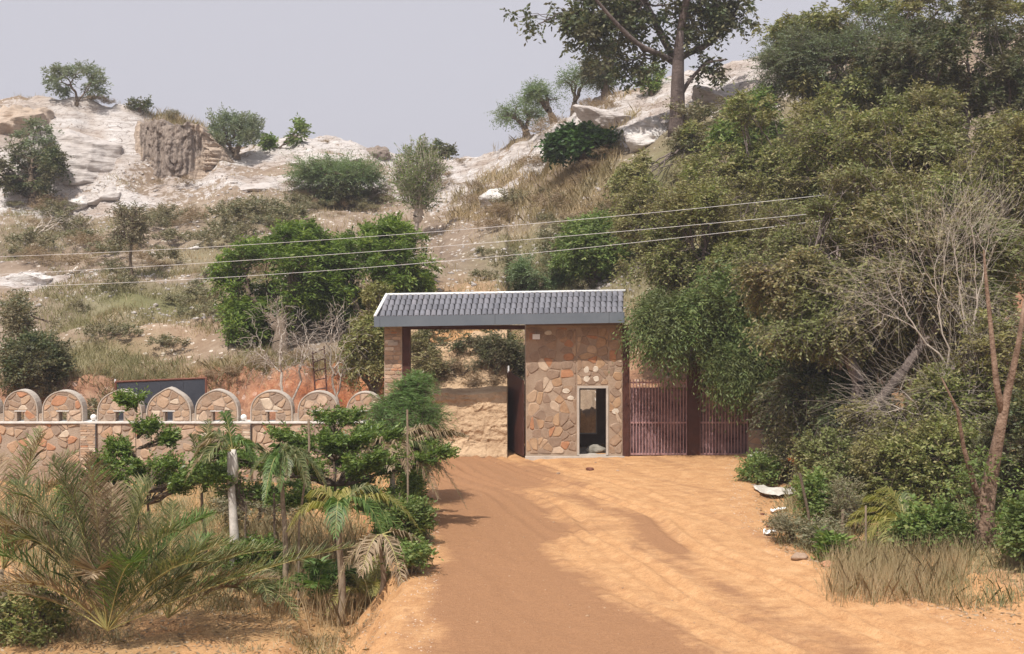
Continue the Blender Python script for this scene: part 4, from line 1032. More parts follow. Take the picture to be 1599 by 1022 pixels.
M['earth'] = plain('pale_cut_earth', (0.38, 0.25, 0.15), (0.58, 0.415, 0.265), 1.3, 0.95, 1.0, 7, dist=.12)
eb = link('earth_bank', mesh_np('earth_bank', Vb, np.stack([i, i+1, i+1+nx_, i+nx_], 1)), M['earth'], smooth=False); eb['kind'] = 'structure'
# wall light
wl = root('wall_light', 'small white box light high on the guard room wall', 'light', (X39(837), YF-.03, Z39(526)))
MB().box(X39(831.5), X39(843), YF-.12, YF-.034, Z39(530), Z39(522)).build('lamp_body', M['white'], wl)
MB().box(X39(835), X39(839), YF-.034, YF+.002, Z39(528), Z39(524)).build('bracket', M['cement'], wl)

# sacks on the guard-room floor
V, Fs = rock_verts(3, (.34, .3, .15), 300, 7, rough=.14)
sk = link('sack', mesh_np('sack', V, Fs), M['sack'], None, (2.62, 40.0, .17), True); tag(sk, 'pale crumpled sack heaped inside the guard room doorway', 'sack')

# ------------------------------------------------------------------ bar gates right of the guard room
def bar_gate(pxa, pxb, zt, label, arch=0.0):
    xa, xb = X39(pxa), X39(pxb)
    t = root('bar_gate', label, 'gate', ((xa+xb)/2, YF+.1, 0), 'tall maroon bar gates')
    for z in (.10, Z39(662), zt-.12):
        MB().box(xa, xb, YF+.075, YF+.115, z, z+.05).build('rail', M['maroon'], t)
    MB().box(xa, xb, YF+.06, YF+.13, .01, .098).build('bottom_rail', M['brown'], t)
    MB().box(xa+.01, xb-.01, YF+.125, YF+.135, .12, zt-.25).build('back_sheet', M['gatesheet'], t)
    n = int((xb-xa)/.094)
    bar = MB().tube([(0, 0, .1), (0, 0, zt)], .016, 6)
    me = bpy.data.meshes.new('bar'); me.from_pydata(np.concatenate(bar.v).tolist(), [], bar.f); me.update(); me.materials.append(M['maroon'])
    for i in range(n+1):
        link('bar', me, None, t, (xa+.01+(xb-xa-.02)*i/n-(xa+xb)/2, -.032, 0))
    return t
M['gatesheet'] = plain('dusty_maroon_sheet', (0.045, 0.017, 0.022), (0.26, 0.16, 0.165), 2.2, 0.6, 0.2)
bar_gate(984, 1073, 2.4, 'maroon barred gate between the guard room and the wide brown post')
bar_gate(1093, 1168, 2.2, 'maroon barred gate right of the wide brown post')
build_top(MB().box(X39(1073)+.004, X39(1093)-.004, YF+.0, YF+.3, -.1, 2.9), 'gate_post', M['brown'], (X39(1083), YF+.1, 0), 'wide dark brown post between the two barred gates', 'post')
sp = MB().box(X39(1168)+.01, X39(1225), YF+.05, YF+.4, -.1, Z39(672))
spt = root('stub_wall', 'short rubble stone wall at the right end of the barred gates', 'wall', (X39(1195), YF+.2, 0))
spo = sp.build('wall_core', M['mortar2'], spt)
add_stones(rect(X39(1168)+.02, X39(1225)-.02, .05, Z39(673)), .3, .24, .02, YF+.05, .02, M['wallstone'], spt, R_, .1)

# ------------------------------------------------------------------ boundary wall with merlons
YW = 39.05
bwall = root('boundary_wall', 'rubble stone boundary wall with rounded battlements left of the gateway', 'wall', (-10, YW, -1.05))
wx_l, wx_r = X39(-75), X39(600)-.004
zc = Z39(660)
core = MB().box(wx_l, wx_r, YW, YW+.55, -1.3, zc-.03).build('wall_core', M['mortar2'], bwall)
MB().box(wx_l, wx_r, YW-.07, YW+.60, zc-.028, zc+.022).build('coping', M['whitecap'], bwall)
pil_px = [(125, 150), (366, 392), (574, 598)]
edges = [wx_l+.02]
for a, b in pil_px: edges += [X39(a), X39(b)]
nst = 0
for i in range(0, 6, 2):
    x0, x1 = edges[i]+(.03 if i else 0), edges[i+1]-.03
    nst += add_stones(rect(x0, x1, zc-1.30, zc-.06), .31, .235, .010, YW, .026, M['wallstone'], bwall, R_, .22)
    lo = MB()
    for poly in voronoi(rect(x0, x1, -1.0, zc-1.32), .34, .26, .010, R_, skip=.2):
        r_ = stone_mesh(poly, YW, .016, R_)
        if r_: lo.raw(*r_)
    lw_ = lo.build('lower_stonework', M['wallstone'], bwall); lw_['kind'] = 'stuff'
for a, b in pil_px:
    xa, xb = X39(a), X39(b)
    pw = MB().box(xa, xb, YW-.06, YW-.002, -1.3, zc-.03).build('pilaster', M['mortar2'], bwall)
    z = -1.0
    while z < zc-.1:
        h = R_.uniform(.045, .1); x = xa+.01
        while x < xb-.08:
            wd = min(R_.uniform(.14, .36), xb-.01-x)
            if wd > .08: MB().raw(*stone_mesh(rect(x+.004, x+wd-.004, z+.004, min(z+h, zc-.05)-.004), YW-.06, R_.uniform(.006, .018), R_)).build('stone', M['wallstone'], pw)
            x += wd
        z += h
    MB().box(xb-.012, xb+.012, YW-.09, YW-.0605, -1.2, zc-.04).build('joint_strip', M['deck'], bwall)  # dark strip added to show the joint line at the pilaster's right edge
mer = [(30, 54, 0, 49), (96, 64, 0, 48), (185, 70, .5, 47), (262, 70, .9, 48), (337, 68, .3, 48), (423, 66, 0, 48), (496, 64, 0, 47), (569, 58, 0, 46), (-35, 62, 0, 47)]
for c, wd, pt, hp in mer:
    x = X39(c); r = wd/2*k39; h = hp*k39; z0 = zc+.024; hw = .125 if c != 30 else .11
    nh = .30
    prof = []
    n = 16
    low = .34*h
    for i in range(n+1):
        a = math.pi*i/n
        zz = z0+low+(h-low)*math.sin(a)**.92*(1-.0*pt)+pt*.10*math.exp(-((a-math.pi/2)/.3)**2)
        xx = r*math.cos(a)*(1-pt*.10*math.sin(a)*abs(math.cos(a)))
        prof.append((x+xx, zz))
    outer = [(x+r, z0)]+prof+[(x-r, z0)]
    body = [(x+hw, z0), *outer, (x-hw, z0), (x-hw, z0+nh), (x+hw, z0+nh)]
    mo = MB(); mo.prism(body, YW+.05, YW+.40); m_ = mo.build('merlon', M['mortar2'], bwall)
    # rendered rim around the arch
    rim = MB(); a_ = outer; ins = [(x+(p[0]-x)*.955, z0+(p[1]-z0)*.97) for p in outer]
    ins[0] = (x+r*.955, z0); ins[-1] = (x-r*.955, z0)
    V = [(p[0]*1.0, YW+.03, p[1]) for p in a_]+[(p[0], YW+.03, p[1]) for p in ins]+[(x+(p[0]-x)*1.015, YW+.42, z0+(p[1]-z0)*1.015) for p in a_]+[(p[0], YW+.06, p[1]) for p in ins]
    q = len(a_)
    Fs = []
    for i in range(q-1): Fs += [(i, q+i, q+i+1, i+1), (i, i+1, 2*q+i+1, 2*q+i), (q+i, 3*q+i, 3*q+i+1, q+i+1)]
    rim.raw(V, Fs); rim.build('rim', M['cement'], m_)
    MB().box(x-hw-.07, x+hw+.07, YW+.028, YW+.049, z0+nh+.002, z0+nh+.03).build('lintel', M['whitecap'], m_)
    ins2 = [(x+(p[0]-x)*.92, z0+(p[1]-z0)*.94) for p in outer]
    for reg in (clip_poly(clip_poly(ins2, (1, 0), x-hw-.03), (0, -1), -(z0+.02)), clip_poly(clip_poly(ins2, (-1, 0), -(x+hw+.03)), (0, -1), -(z0+.02))):
        reg = clip_poly(reg, (0, 1), z0+nh+.03)
        if len(reg) > 2: add_stones(reg, .30, .26, .015, YW+.05, .02, M['wallstone'], m_, R_)
    reg = clip_poly(ins2, (0, -1), -(z0+nh+.045))
    add_stones(reg, .30, .24, .015, YW+.05, .02, M['wallstone'], m_, R_)
# low parapet between the merlons
ms = sorted(mer)
for (c1, w1, _, _), (c2, w2, _, _) in zip(ms[:-1], ms[1:]):
    xa, xb = X39(c1+w1/2)+.004, X39(c2-w2/2)-.004
    if xb-xa > .05 and c1 not in (96, 337): MB().box(xa, xb, YW+.08, YW+.26, zc+.024, zc+.024+.23).build('parapet', M['mortar2'], bwall)
for c, lab in ((143.5, 'white globe lamp between the second and third battlements from the left edge'), (379, 'white globe lamp between the fifth and sixth battlements from the left edge')):
    gx = X39(c); t = root('globe_lamp', lab, 'lamp', (gx, YW+.1, zc+.022))
    V, Fs = ICO[3]; link('globe', mesh_np('globe', V*.095, Fs), M['glass'], t, (0, 0, .12), True)
    b_ = MB().tube([(gx, YW+.1, zc+.023), (gx, YW+.1, zc+.05)], .045, 10); b_.build('lamp_base', M['cement'], t)

# dark sheet-metal screen behind the wall
ms_ = root('metal_screen', 'dark slate sheet-metal screen with a rusty frame behind the battlements', 'screen', gpos(252, 42.0))
a0, b0 = W(181, 598, 42.4), W(322, 592, 42.0)
for i in range(4):
    f0, f1 = i/4, (i+1)/4-.002
    p, q = a0+(b0-a0)*f0, a0+(b0-a0)*f1
    MB().raw([(p[0], p[1], .3), (q[0], q[1], .3), (q[0], q[1]+.04, .3), (p[0], p[1]+.04, .3), (p[0], p[1], p[2]), (q[0], q[1], q[2]), (q[0], q[1]+.04, q[2]), (p[0], p[1]+.04, p[2])],
             [(0, 3, 2, 1), (4, 5, 6, 7), (0, 1, 5, 4), (1, 2, 6, 5), (2, 3, 7, 6), (3, 0, 4, 7)]).build('sheet', M['slate'], ms_)
MB().tube([a0+np.array([-.03, 0, .03]), b0+np.array([.03, 0, .03])], .035, 6).build('top_rail', M['rust'], ms_)
for p in (a0, b0): MB().tube([(p[0], p[1]-.01, .1), (p[0], p[1]-.01, p[2]+.03)], .04, 6).build('frame_post', M['rust'], ms_)
MB().tube([a0+np.array([-.02, 0, .0]), a0+np.array([-.02, 0, .12])], .03, 6).build('post_cap', M['white'], ms_)

# ladder
la = root('ladder', 'rusty steel ladder leaning behind the wall against the red bank', 'ladder', gpos(500, 41.3))
Yl = 41.3
L0, L1 = W(494, 640, Yl), W(488, 549, Yl+.8); R0, R1 = W(512, 640, Yl), W(506, 541, Yl+.8)
MB().tube([L0, L1], .028, 6).build('rail', M['brown'], la); MB().tube([R0, R1], .028, 6).build('rail', M['brown'], la)
for i in range(7):
    f_ = .03+i*.155
    MB().tube([L0+(L1-L0)*f_, R0+(R1-R0)*f_], .020, 5).build('rung', M['brown'], la)

# power lines
for (pts, lab) in (([(-120, 404), (20, 401), (400, 383), (800, 352), (1290, 305), (1420, 290)], 'uppermost of the three bare power lines crossing the slope'),
                   ([(-120, 435), (90, 423), (400, 405), (800, 379), (1290, 332), (1420, 318)], 'middle one of the three bare power lines crossing the slope'),
                   ([(-120, 452), (130, 443), (400, 430), (700, 410), (1270, 346), (1420, 327)], 'lowest of the three bare power lines crossing the slope')):
    q = [W(a, b, 43.5-(a+120)/1540*8.0) for a, b in pts]
    # smooth sag
    xs = np.array([p[0] for p in q]); t = np.linspace(xs[0], xs[-1], 40)
    cy = np.polyfit(xs, [p[1] for p in q], 1); cz = np.polyfit(xs, [p[2] for p in q], 2)
    P = np.stack([t, np.polyval(cy, t), np.polyval(cz, t)], 1)
    build_top(MB().tube(P, .006, 5), 'power_line', M['wire'], P[0], lab, 'wire', 'overhead power lines', True)

# ------------------------------------------------------------------ the skyline tree with the thick trunk
b = hit(1056, 205); kk = b[1]/F
bigp = lambda px, py, dy=0: np.array([b[0]+(px-1056)*kk, b[1]+dy, EYE+(HZ-py)*kk])
g = np.random.default_rng(400)
bt = root('big_tree', 'tall tree with a thick pale trunk rising above the right ridge', 'tree', b)
limbs = [([(1056, 215), (1057, 170), (1056, 130), (1056, 95), (1058, 55)], [.55, .46, .40, .34, .2]),
         ([(1055, 100), (1030, 88), (1000, 82), (970, 60), (930, 20), (900, -15)], [.2, .18, .15, .13, .1, .06]),
         ([(1052, 92), (1035, 50), (1020, 10), (1000, -40)], [.22, .24, .2, .12]),
         ([(1058, 95), (1075, 82), (1095, 76), (1120, 60), (1150, 20)], [.2, .22, .18, .14, .1]),
         ([(1056, 92), (1062, 40), (1075, -20), (1080, -80)], [.24, .24, .2, .1]),
         ([(1062, 150), (1075, 128), (1100, 100), (1130, 96)], [.16, .12, .09, .05]),
         ([(1008, 82), (985, 50), (975, 15), (960, -30)], [.16, .13, .1, .06])]
mb = MB()
for pts, rs in limbs:
    P = np.array([bigp(*p) for p in pts]); P[:, 1] += np.linspace(0, g.normal()*1.2, len(P))
    n = 12; u = np.linspace(0, len(P)-1, n); Pi = np.stack([np.interp(u, np.arange(len(P)), P[:, i]) for i in range(3)], 1)
    Pi[1:-1] = (Pi[:-2]+2*Pi[1:-1]+Pi[2:])/4
    mb.tube(Pi, np.interp(u, np.arange(len(P)), rs)*.8, 10)
segs = []; tips = []
for (c, r, n, st) in (((900, 45), (70, 34), 110, (945, 35)), ((960, 40), (60, 45), 90, (975, 45)), ((1000, -10), (90, 40), 120, (1010, 0)), ((1080, 25), (62, 55), 150, (1070, 20)), ((870, 28), (75, 22), 60, (930, 20)),
                      ((990, 100), (55, 26), 60, (1005, 85)), ((1060, -50), (160, 50), 150, (1070, -20)), ((1145, 20), (40, 40), 60, (1140, 35)), ((1110, 105), (30, 22), 25, (1115, 96))):
    tp = ell_tips(bigp(*c), (r[0]*kk, r[0]*kk*.6, r[1]*kk), int(n*.45), g, .3, .5, .5, int(c[0]))
    skeleton(bigp(*st), tp, g, .018, .5, .42, .08, segs); tips.append(tp)
A = [np.array([s_[i] for s_ in segs]) for i in range(4)]
V2, F2 = frustums(*A, 5); mb.raw(V2, F2)
M['darkbark'] = plain('dark_grey_bark', (0.065, 0.048, 0.044), (0.20, 0.155, 0.14), 1.6, 0.95, 0.9, 12, dist=.06)
mb.build('trunk', M['darkbark'], bt, True)
tips = np.concatenate(tips)-b; O = np.repeat(tips, 6, 0); D = unit(g.normal(size=O.shape)+np.array([0, 0, -.3]))
V = twig_leaves(O, D, g.uniform(.3, .8, len(O)), 7, .28, .13, g, .5, .9, .2); link('crown', mesh_np('crown', V, quads(V)), M['L_dark'], bt)

# ------------------------------------------------------------------ the mass of trees on the right
def rtree(label, basepx, Y, blobs, n, leaf, seed, bark='greybark', name='broadleaf_tree', **kw):
    a = dict(rt=.010, ll=.125, lw=.046, ntw=9, nper=10, twl=.5, droop=.4, fork=.3, gaps=.35, up=.1, flat=.3, low=-.8, twigs=.0055, wob=.05, shell=.3, trunk_r=.10, expo=.42)
    a.update(kw)
    gg = np.random.default_rng(seed+9000); nb_ = []
    for (bx_, by_, bw_, bh_, bY, bd, bwt) in blobs:          # boughs: small clumps over the big form leave shaded gaps
        for _ in range(11):
            d_ = unit(gg.normal(size=3)); d_[1] = -abs(d_[1])*.8 if gg.random() < .7 else d_[1]
            q_ = gg.uniform(.45, .8); sc_ = gg.uniform(.26, .46)
            nb_.append((bx_+d_[0]*bw_/2*q_, by_-d_[2]*bh_/2*q_, bw_*sc_, bh_*sc_*.8, bY+d_[1]*bd*q_, bd*sc_*.9, bwt*sc_**2))
    blobs = nb_
    return make_tree(name, label, 'tree', gpos(basepx, Y), [bl(*q) for q in blobs], n, leaf, M[bark], seed, **a)
rtree('green drooping tree hanging over the first barred gate', 1085, 41.2, [(1100, 470, 190, 150, 39.0, 1.6, 1.0), (1052, 500, 105, 80, 38.2, .6, .8), (1150, 552, 120, 80, 38.2, .8, .8)], 420, M['L_weep'], 501,
      droop=.85, up=-.5, ll=.15, lw=.038, nper=18, twl=.95, gaps=.45, bark='bark', twigs=0)
rtree('olive tree rising right behind the gatehouse roof', 1130, 41, [(1120, 370, 230, 190, 41, 2.4, 1), (1180, 470, 220, 180, 40, 2.2, .8), (1020, 350, 120, 130, 43, 1.5, .4)], 620, M['L_olive'], 502)
rtree('dark shady tree over the right end of the barred gates', 1262, 34, [(1295, 590, 220, 210, 34, 2.2, 1), (1240, 620, 110, 130, 34.5, 1.2, .4), (1330, 650, 150, 160, 33, 1.6, .6)], 640, M['L_dark'], 503, droop=.6)
rtree('brownish olive tree in the middle of the right thicket', 1360, 33, [(1330, 440, 260, 230, 34, 2.2, 1), (1440, 520, 220, 240, 33, 2.0, .8), (1260, 370, 200, 180, 39, 2, .6)], 760, M['L_oliveb'], 504, twigs=.006)
rtree('olive tree above the middle of the right thicket', 1270, 45, [(1240, 235, 240, 220, 46, 2.6, 1), (1160, 260, 170, 160, 47, 2.2, .6), (1330, 290, 200, 180, 44, 2.2, .6)], 620, M['L_olive'], 505, ll=.16, lw=.06)
rtree('tall brownish tree filling the right edge of the thicket', 1520, 38, [(1500, 240, 260, 260, 40, 2.6, 1), (1580, 340, 200, 260, 38, 2.2, .6), (1420, 280, 200, 200, 41, 2, .6)], 700, M['L_oliveb'], 506, ll=.15, lw=.055, twigs=.006)
rtree('grey-green feathery tree at the top of the right thicket', 1300, 54, [(1290, 105, 270, 150, 55, 3, 1), (1250, 110, 130, 100, 56, 2.2, .35), (1400, 80, 200, 150, 54, 3, .6)], 520, M['L_blue'], 507, ll=.17, lw=.045, nper=13, twl=.8, flat=.7, droop=.1)
rtree('dark tree in the top right corner', 1540, 49, [(1520, 90, 260, 200, 50, 3, 1), (1430, 130, 200, 170, 51, 3, .6), (1600, 160, 160, 200, 48, 2, .4)], 560, M['L_dark'], 508, ll=.18, lw=.07)
rtree('scrubby olive tree at the right edge above the palms', 1500, 29.5, [(1480, 640, 230, 170, 30, 1.8, 1), (1380, 690, 160, 120, 30, 1.4, .6), (1570, 560, 130, 220, 29, 1.2, .6)], 560, M['L_olive'], 509, ll=.11, lw=.045, twigs=.005)
rtree('olive thicket tree between the dark tree and the fallen sheet', 1310, 31.5, [(1320, 745, 150, 80, 31.5, 1.2, 1), (1240, 700, 80, 80, 33.5, .9, .4), (1420, 760, 120, 70, 31, 1, .5)], 260, M['L_oliveb'], 510, ll=.11, lw=.035, twigs=.005)
rtree('green tree on the slope left of the thick trunk foot', 1090, 60, [(1085, 255, 150, 110, 60, 3, 1), (1150, 220, 130, 100, 61, 3, .7), (1000, 280, 90, 80, 58, 2, .4)], 360, M['L_olive'], 511, ll=.22, lw=.08)
rtree('yellow-green tree at the upper edge of the thicket', 1180, 52, [(1175, 190, 110, 110, 53, 2, 1)], 150, M['L_hang'], 512, ll=.2, lw=.08)
rtree('olive tree filling the slope just above the drooping tree', 1075, 42.5, [(1060, 400, 190, 150, 42, 1.8, 1), (1130, 330, 200, 160, 43, 2, .9), (1010, 330, 110, 110, 44, 1.4, .5), (1130, 450, 160, 140, 40, 1.4, .7)], 620, M['L_olive'], 514)
rtree('mixed brown and green tree in front of the middle thicket', 1330, 31.5, [(1300, 480, 240, 190, 32.5, 1.6, 1), (1420, 400, 220, 200, 32, 1.6, .9), (1370, 315, 200, 120, 33.5, 1.6, .6), (1220, 420, 160, 160, 35, 1.4, .6), (1530, 450, 160, 260, 31.5, 1.4, .8)], 900, M['L_oliveb'], 515)
rtree('tall olive tree at the upper right behind the bare trees', 1500, 37, [(1470, 330, 240, 200, 37, 2, 1), (1560, 260, 180, 220, 37.5, 1.8, .8), (1400, 230, 200, 160, 39, 2, .6), (1300, 250, 180, 160, 41, 2, .6)], 620, M['L_olive'], 516)
rtree('olive tree closing the skyline at the top of the right thicket', 1380, 54, [(1350, 45, 330, 130, 56, 3, 1), (1490, 20, 300, 150, 55, 3, .8), (1270, 65, 150, 90, 57, 2, .4), (1330, 130, 250, 120, 54, 2, .6)], 620, M['L_olive'], 517, ll=.19, lw=.07)
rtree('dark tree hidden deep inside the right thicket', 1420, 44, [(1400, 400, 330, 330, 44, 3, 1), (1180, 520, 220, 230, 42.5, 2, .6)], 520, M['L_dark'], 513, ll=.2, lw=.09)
# three trees that continue the thicket beyond the right edge of the picture
def copy_tree(src, shift, label):
    c = src.copy(); C.objects.link(c); p_ = np.array(src.location)+np.array([shift[0], shift[1], 0]); c.location = (p_[0], p_[1], hz(p_[0], p_[1])); c['label'] = label
    for ch in src.children:
        d = ch.copy(); C.objects.link(d); d.parent = c
    return c
_rt = [o for o in bpy.data.objects if o.name.startswith('broadleaf_tree') and o.type == 'EMPTY']
copy_tree(_rt[3], (9.5, 2.0), 'brownish olive tree beyond the right photo edge')
copy_tree(_rt[1], (13.5, -1.0), 'olive tree farthest beyond the right photo edge')
copy_tree(_rt[5], (8.0, 1.0), 'tall brownish tree beyond the right photo edge')
# bare pale shrubs in front
def bare(label, basepx, Y, blobs, n, seed, **kw):
    a = dict(rt=.0055, twigs=.0038, ntw=5, twl=1.0, fork=.3, gaps=.0, droop=.1, up=.5, wob=.045, shell=.4, low=-.3, crown=False, frac=.5, expo=.47)
    a.update(kw)
    return make_tree('bare_tree', label, 'tree', gpos(basepx, Y), [bl(*q) for q in blobs], n, None, M['palebark'], seed, **a)

bare('fine pale leafless branches fanning up and left over the right thicket', 1540, 29.4, [(1450, 470, 200, 260, 29.6, .5, 1), (1520, 380, 110, 180, 29.6, .5, .7), (1370, 500, 130, 150, 29.4, .4, .3)], 130, 523, rt=.0036, twigs=.003, ntw=4, twl=1.3, fork=.22, trunk_r=.05, wob=.035, frac=.46)
bare('fine pale leafless branches crossing the lower right thicket', 1500, 28.6, [(1440, 640, 220, 130, 28.8, .4, 1), (1520, 560, 100, 140, 28.8, .4, .5)], 110, 524, rt=.0036, twigs=.003, ntw=4, twl=1.1, fork=.3, trunk_r=.04, wob=.035, frac=.46)

# thick peeling trunk at the right edge
b = gpos(1543, 23.5); rt_ = root('old_tree', 'thick reddish peeling trunk at the bottom right edge with two pale limbs', 'tree', b)
mb = MB(); Yt = 23.5
mb.tube([W(1543, 960, Yt), W(1545, 900, Yt), W(1538, 850, Yt), W(1537, 800, Yt), W(1548, 740, Yt), W(1560, 680, Yt), W(1572, 620, Yt), W(1590, 540, Yt), W(1602, 460, Yt)], [.30, .25, .21, .17, .13, .10, .075, .05, .03], 12)
mb.tube([W(1538, 800, Yt), W(1522, 760, Yt), W(1505, 700, Yt-.2), W(1495, 640, Yt-.3), W(1470, 590, Yt-.3)], [.09, .06, .04, .03, .012], 8)
mb.tube([W(1566, 650, Yt), W(1556, 600, Yt), W(1548, 520, Yt+.2), W(1540, 440, Yt+.4), W(1536, 390, Yt+.4)], [.07, .06, .045, .035, .015], 8)
mb.build('trunk', M['redbark'], rt_, True)
g = np.random.default_rng(530)
tips = ell_tips(W(1545, 780, Yt)-b, (.9, .6, 1.2), 50, g, .4, .2, 1, 5)
O = np.repeat(tips, 6, 0); V = twig_leaves(O, unit(g.normal(size=O.shape)), .35, 9, .09, .04, g, .4); link('creeper', mesh_np('creeper', V, quads(V)), M['L_hang'], rt_)

# ------------------------------------------------------------------ palms
def frond_mesh(O, az, el, L, sag, n, ll, lw, g, vee=.25, hang=.35, rr=.014):
    d = np.array([math.cos(az)*math.cos(el), math.sin(az)*math.cos(el), math.sin(el)])
    def pos(u): u = np.asarray(u)[..., None]; return O+d*L*u+np.array([0, 0, -1.])*sag*L*u**2.2
    u = np.linspace(.14, 1, n); P = pos(u); T = unit(pos(u+.01)-P)
    S_ = unit(np.cross(T, np.array([0, 0, 1.]))+1e-6); N = np.cross(S_, T)
    prof = np.clip(np.sin(np.pi*np.clip(u*.93+.07, 0, 1))**.55, .25, 1)
    out = []
    for sg in (1, -1):
        j = g.normal(size=(n, 3))*.14
        a = unit(T*.75+S_*sg*.85+N*vee+j)
        a2 = unit(a+np.array([0, 0, -1.])*hang*1.6+j*.5)
        l_ = (ll*prof*g.uniform(.8, 1.1, n))[:, None]
        wv = unit(np.cross(a, N))*lw*.5
        m_ = P+a*l_*.5; e = m_+a2*l_*.55
        q1 = np.stack([P-wv*.5, P+wv*.5, m_+wv, m_-wv], 1)
        q2 = np.stack([m_-wv, m_+wv, e+wv*.08, e-wv*.08], 1)
        out += [np.stack([P-wv*.5, P+wv*.5, m_+wv, e+wv*.08, e-wv*.08, m_-wv], 1)]
    V = np.concatenate(out).reshape(-1, 3)
    uu = np.linspace(0, 1, 9); PP = pos(uu)
    Vr, Fr = frustums(PP[:-1], PP[1:], rr*(1-uu[:-1]*.8), rr*(1-uu[1:]*.8), 5)
    return V, Vr, Fr

def palm(label, px, Y, topy, fr, leaf, seed, trunk_r=.07, bark='palmbark', nl=38, ll=.35, lw=.022, group=None, shaft=None, name='palm_tree', base=None, sag=.55, hang=.35, vee=.25, stem=True):
    """fr: list of (azimuth deg, elevation deg, length) or an int for a full crown"""
    g = np.random.default_rng(seed); b = gpos(px, Y) if base is None else base
    t = root(name, label, 'palm', b, group); top = EYE+(HZ-topy)/F*Y
    hgt = top-b[2]
    if name == 'blade_palm': hgt = min(hgt, .15); top = b[2]+hgt; fr = [(f[0], f[1], f[2]*1.45) for f in fr]
    if stem is not True: hgt = max(min(hgt, stem or .25), .1)
    if hgt > .3:
        n = 8; P = np.array([[b[0]+.04*math.sin(i*.7), b[1], b[2]-.1+(hgt+.1)*i/(n-1)] for i in range(n)])
        MB().tube(P, np.linspace(trunk_r*1.25, trunk_r*.7, n), 10).build('trunk', M[bark], t, True)
        if shaft:
            q = np.array([[b[0]+.02, b[1], top-.6], [b[0]+.02, b[1], top-.3], [b[0]+.02, b[1], top+.05]])
            MB().tube(q, [trunk_r*.95, trunk_r*1.15, trunk_r*.6], 10).build('crown_shaft', shaft, t, True)
    if isinstance(fr, int): fr = [(g.uniform(0, 360), g.uniform(5, 80), None) for _ in range(fr)]
    O = np.array([0, 0, max(hgt, .05)])
    for f in fr:
        az, el, L = f[:3]; sg_ = f[3] if len(f) > 3 else sag
        V, Vr, Fr = frond_mesh(O, math.radians(az), math.radians(el), L, sg_*g.uniform(.85, 1.15), nl, ll, lw, g, vee, hang)
        lf = leaf if not isinstance(leaf, list) else leaf[g.integers(len(leaf))]
        fo = link('frond', mesh_np('frond', V, np.arange(len(V)).reshape(-1, 6)), lf, t)
        link('rachis', mesh_np('rachis', Vr, Fr), M['rachis'], fo, smooth=True)
    return t
g = np.random.default_rng(600)
def crown(n, e0, e1, l0, l1, sg=None):
    return [((i*137.5+g.uniform(-15, 15)) % 360, g.uniform(e0, e1), g.uniform(l0, l1)) for i in range(n)]
# az: 0 = right in the picture, 90 = away, 180 = left, 270 = towards the camera
palm('large date palm with long arching fronds at the bottom left', 168, 20.6, 985,
     [(6, 24, 4.3, .10), (12, 40, 3.6, .3), (174, 56, 4.2, .32), (168, 66, 4.3, .34), (182, 46, 3.9, .36), (150, 74, 4.0, .3), (186, 62, 3.9, .45), (200, 66, 3.6, .5), (170, 76, 4.0, .26), (160, 84, 3.6, .2),
      (25, 60, 3.4, .4), (60, 76, 3.4, .3), (100, 78, 3.4, .35), (20, 78, 3.3, .3), (345, 52, 3.0, .4), (355, 68, 3.2, .4), (310, 66, 2.6, .5), (270, 72, 2.6, .5), (215, 50, 2.9, .5), (140, 60, 3.3, .4), (180, 34, 3.3, .4), (0, 50, 3.2, .35)],
     [M['L_palm'], M['L_palm'], M['L_palmg'], M['L_palmd']], 601, .10, nl=80, ll=.58, lw=.019, hang=.10, vee=.45, name='date_palm', stem=.55)
palm('young palm with a thick lime-washed trunk left of the tiered tree', 363, 24.5, 706, [(185, 50, 1.1, .9), (200, 30, 1.0, .9), (165, 62, 1.3, .8), (150, 80, 1.2, .35), (100, 60, 1.0, .8), (20, 40, .9, 1.0), (340, 60, .9, 1.0), (230, 45, .9, 1.0)],
     [M['L_palm'], M['L_palmd'], M['L_palmg']], 602, .085, 'whitebark', nl=34, ll=.36, lw=.026, shaft=M['whitebark'], hang=.6)
palm('slim palm with a bushy fox-tail head in front of the tiered tree', 443, 24.0, 722, crown(17, 40, 88, .75, 1.2), [M['L_palmg'], M['L_palm']], 603, .05, nl=52, ll=.24, lw=.017, sag=1.25, hang=.8, vee=.7)
palm('palm with yellow-green fronds drooping right at the bottom of the garden', 531, 23.0, 800, [(0, 42, 1.9, .9), (350, 25, 1.7, 1.1), (15, 60, 1.6, .9), (330, 50, 1.5, 1.0), (190, 40, 1.2, .9), (160, 60, 1.2, .8), (270, 60, 1.2, 1.0), (60, 60, 1.2, .8), (120, 50, 1.2, .8)],
     [M['L_palm'], M['L_palmy'], M['L_palmg']], 604, .065, nl=44, ll=.38, lw=.026, hang=.8)
palm('palm with grey dry fronds arching right over the dirt road', 614, 27.0, 706, [(0, 35, 1.9, .45), (355, 20, 1.65, .95), (350, 45, 1.5, 1.0), (10, 55, 1.8, .7), (330, 20, 1.2, 1.1), (180, 40, 1.2, .8), (200, 60, 1.3, .9), (300, 55, 1.2, 1.0), (270, 50, 1.1, 1.0), (150, 50, 1.2, .8), (90, 50, 1.2, .8), (40, 60, 1.5, .7)],
     [M['L_palmd'], M['L_palm'], M['L_palmd']], 605, .07, 'whitebark', nl=46, ll=.36, lw=.024, hang=.9)
palm('dying palm with straw-coloured fronds hanging to the ground by the road', 596, 22.5, 835, [(0, -10, .9, .9), (350, -20, .9, .9), (200, 0, .8, .9), (250, 10, .8, .9), (20, 20, 1.0, .9), (300, 0, .9, .9)],
     M['L_palmd'], 606, .05, nl=34, ll=.36, lw=.026, hang=1.2)
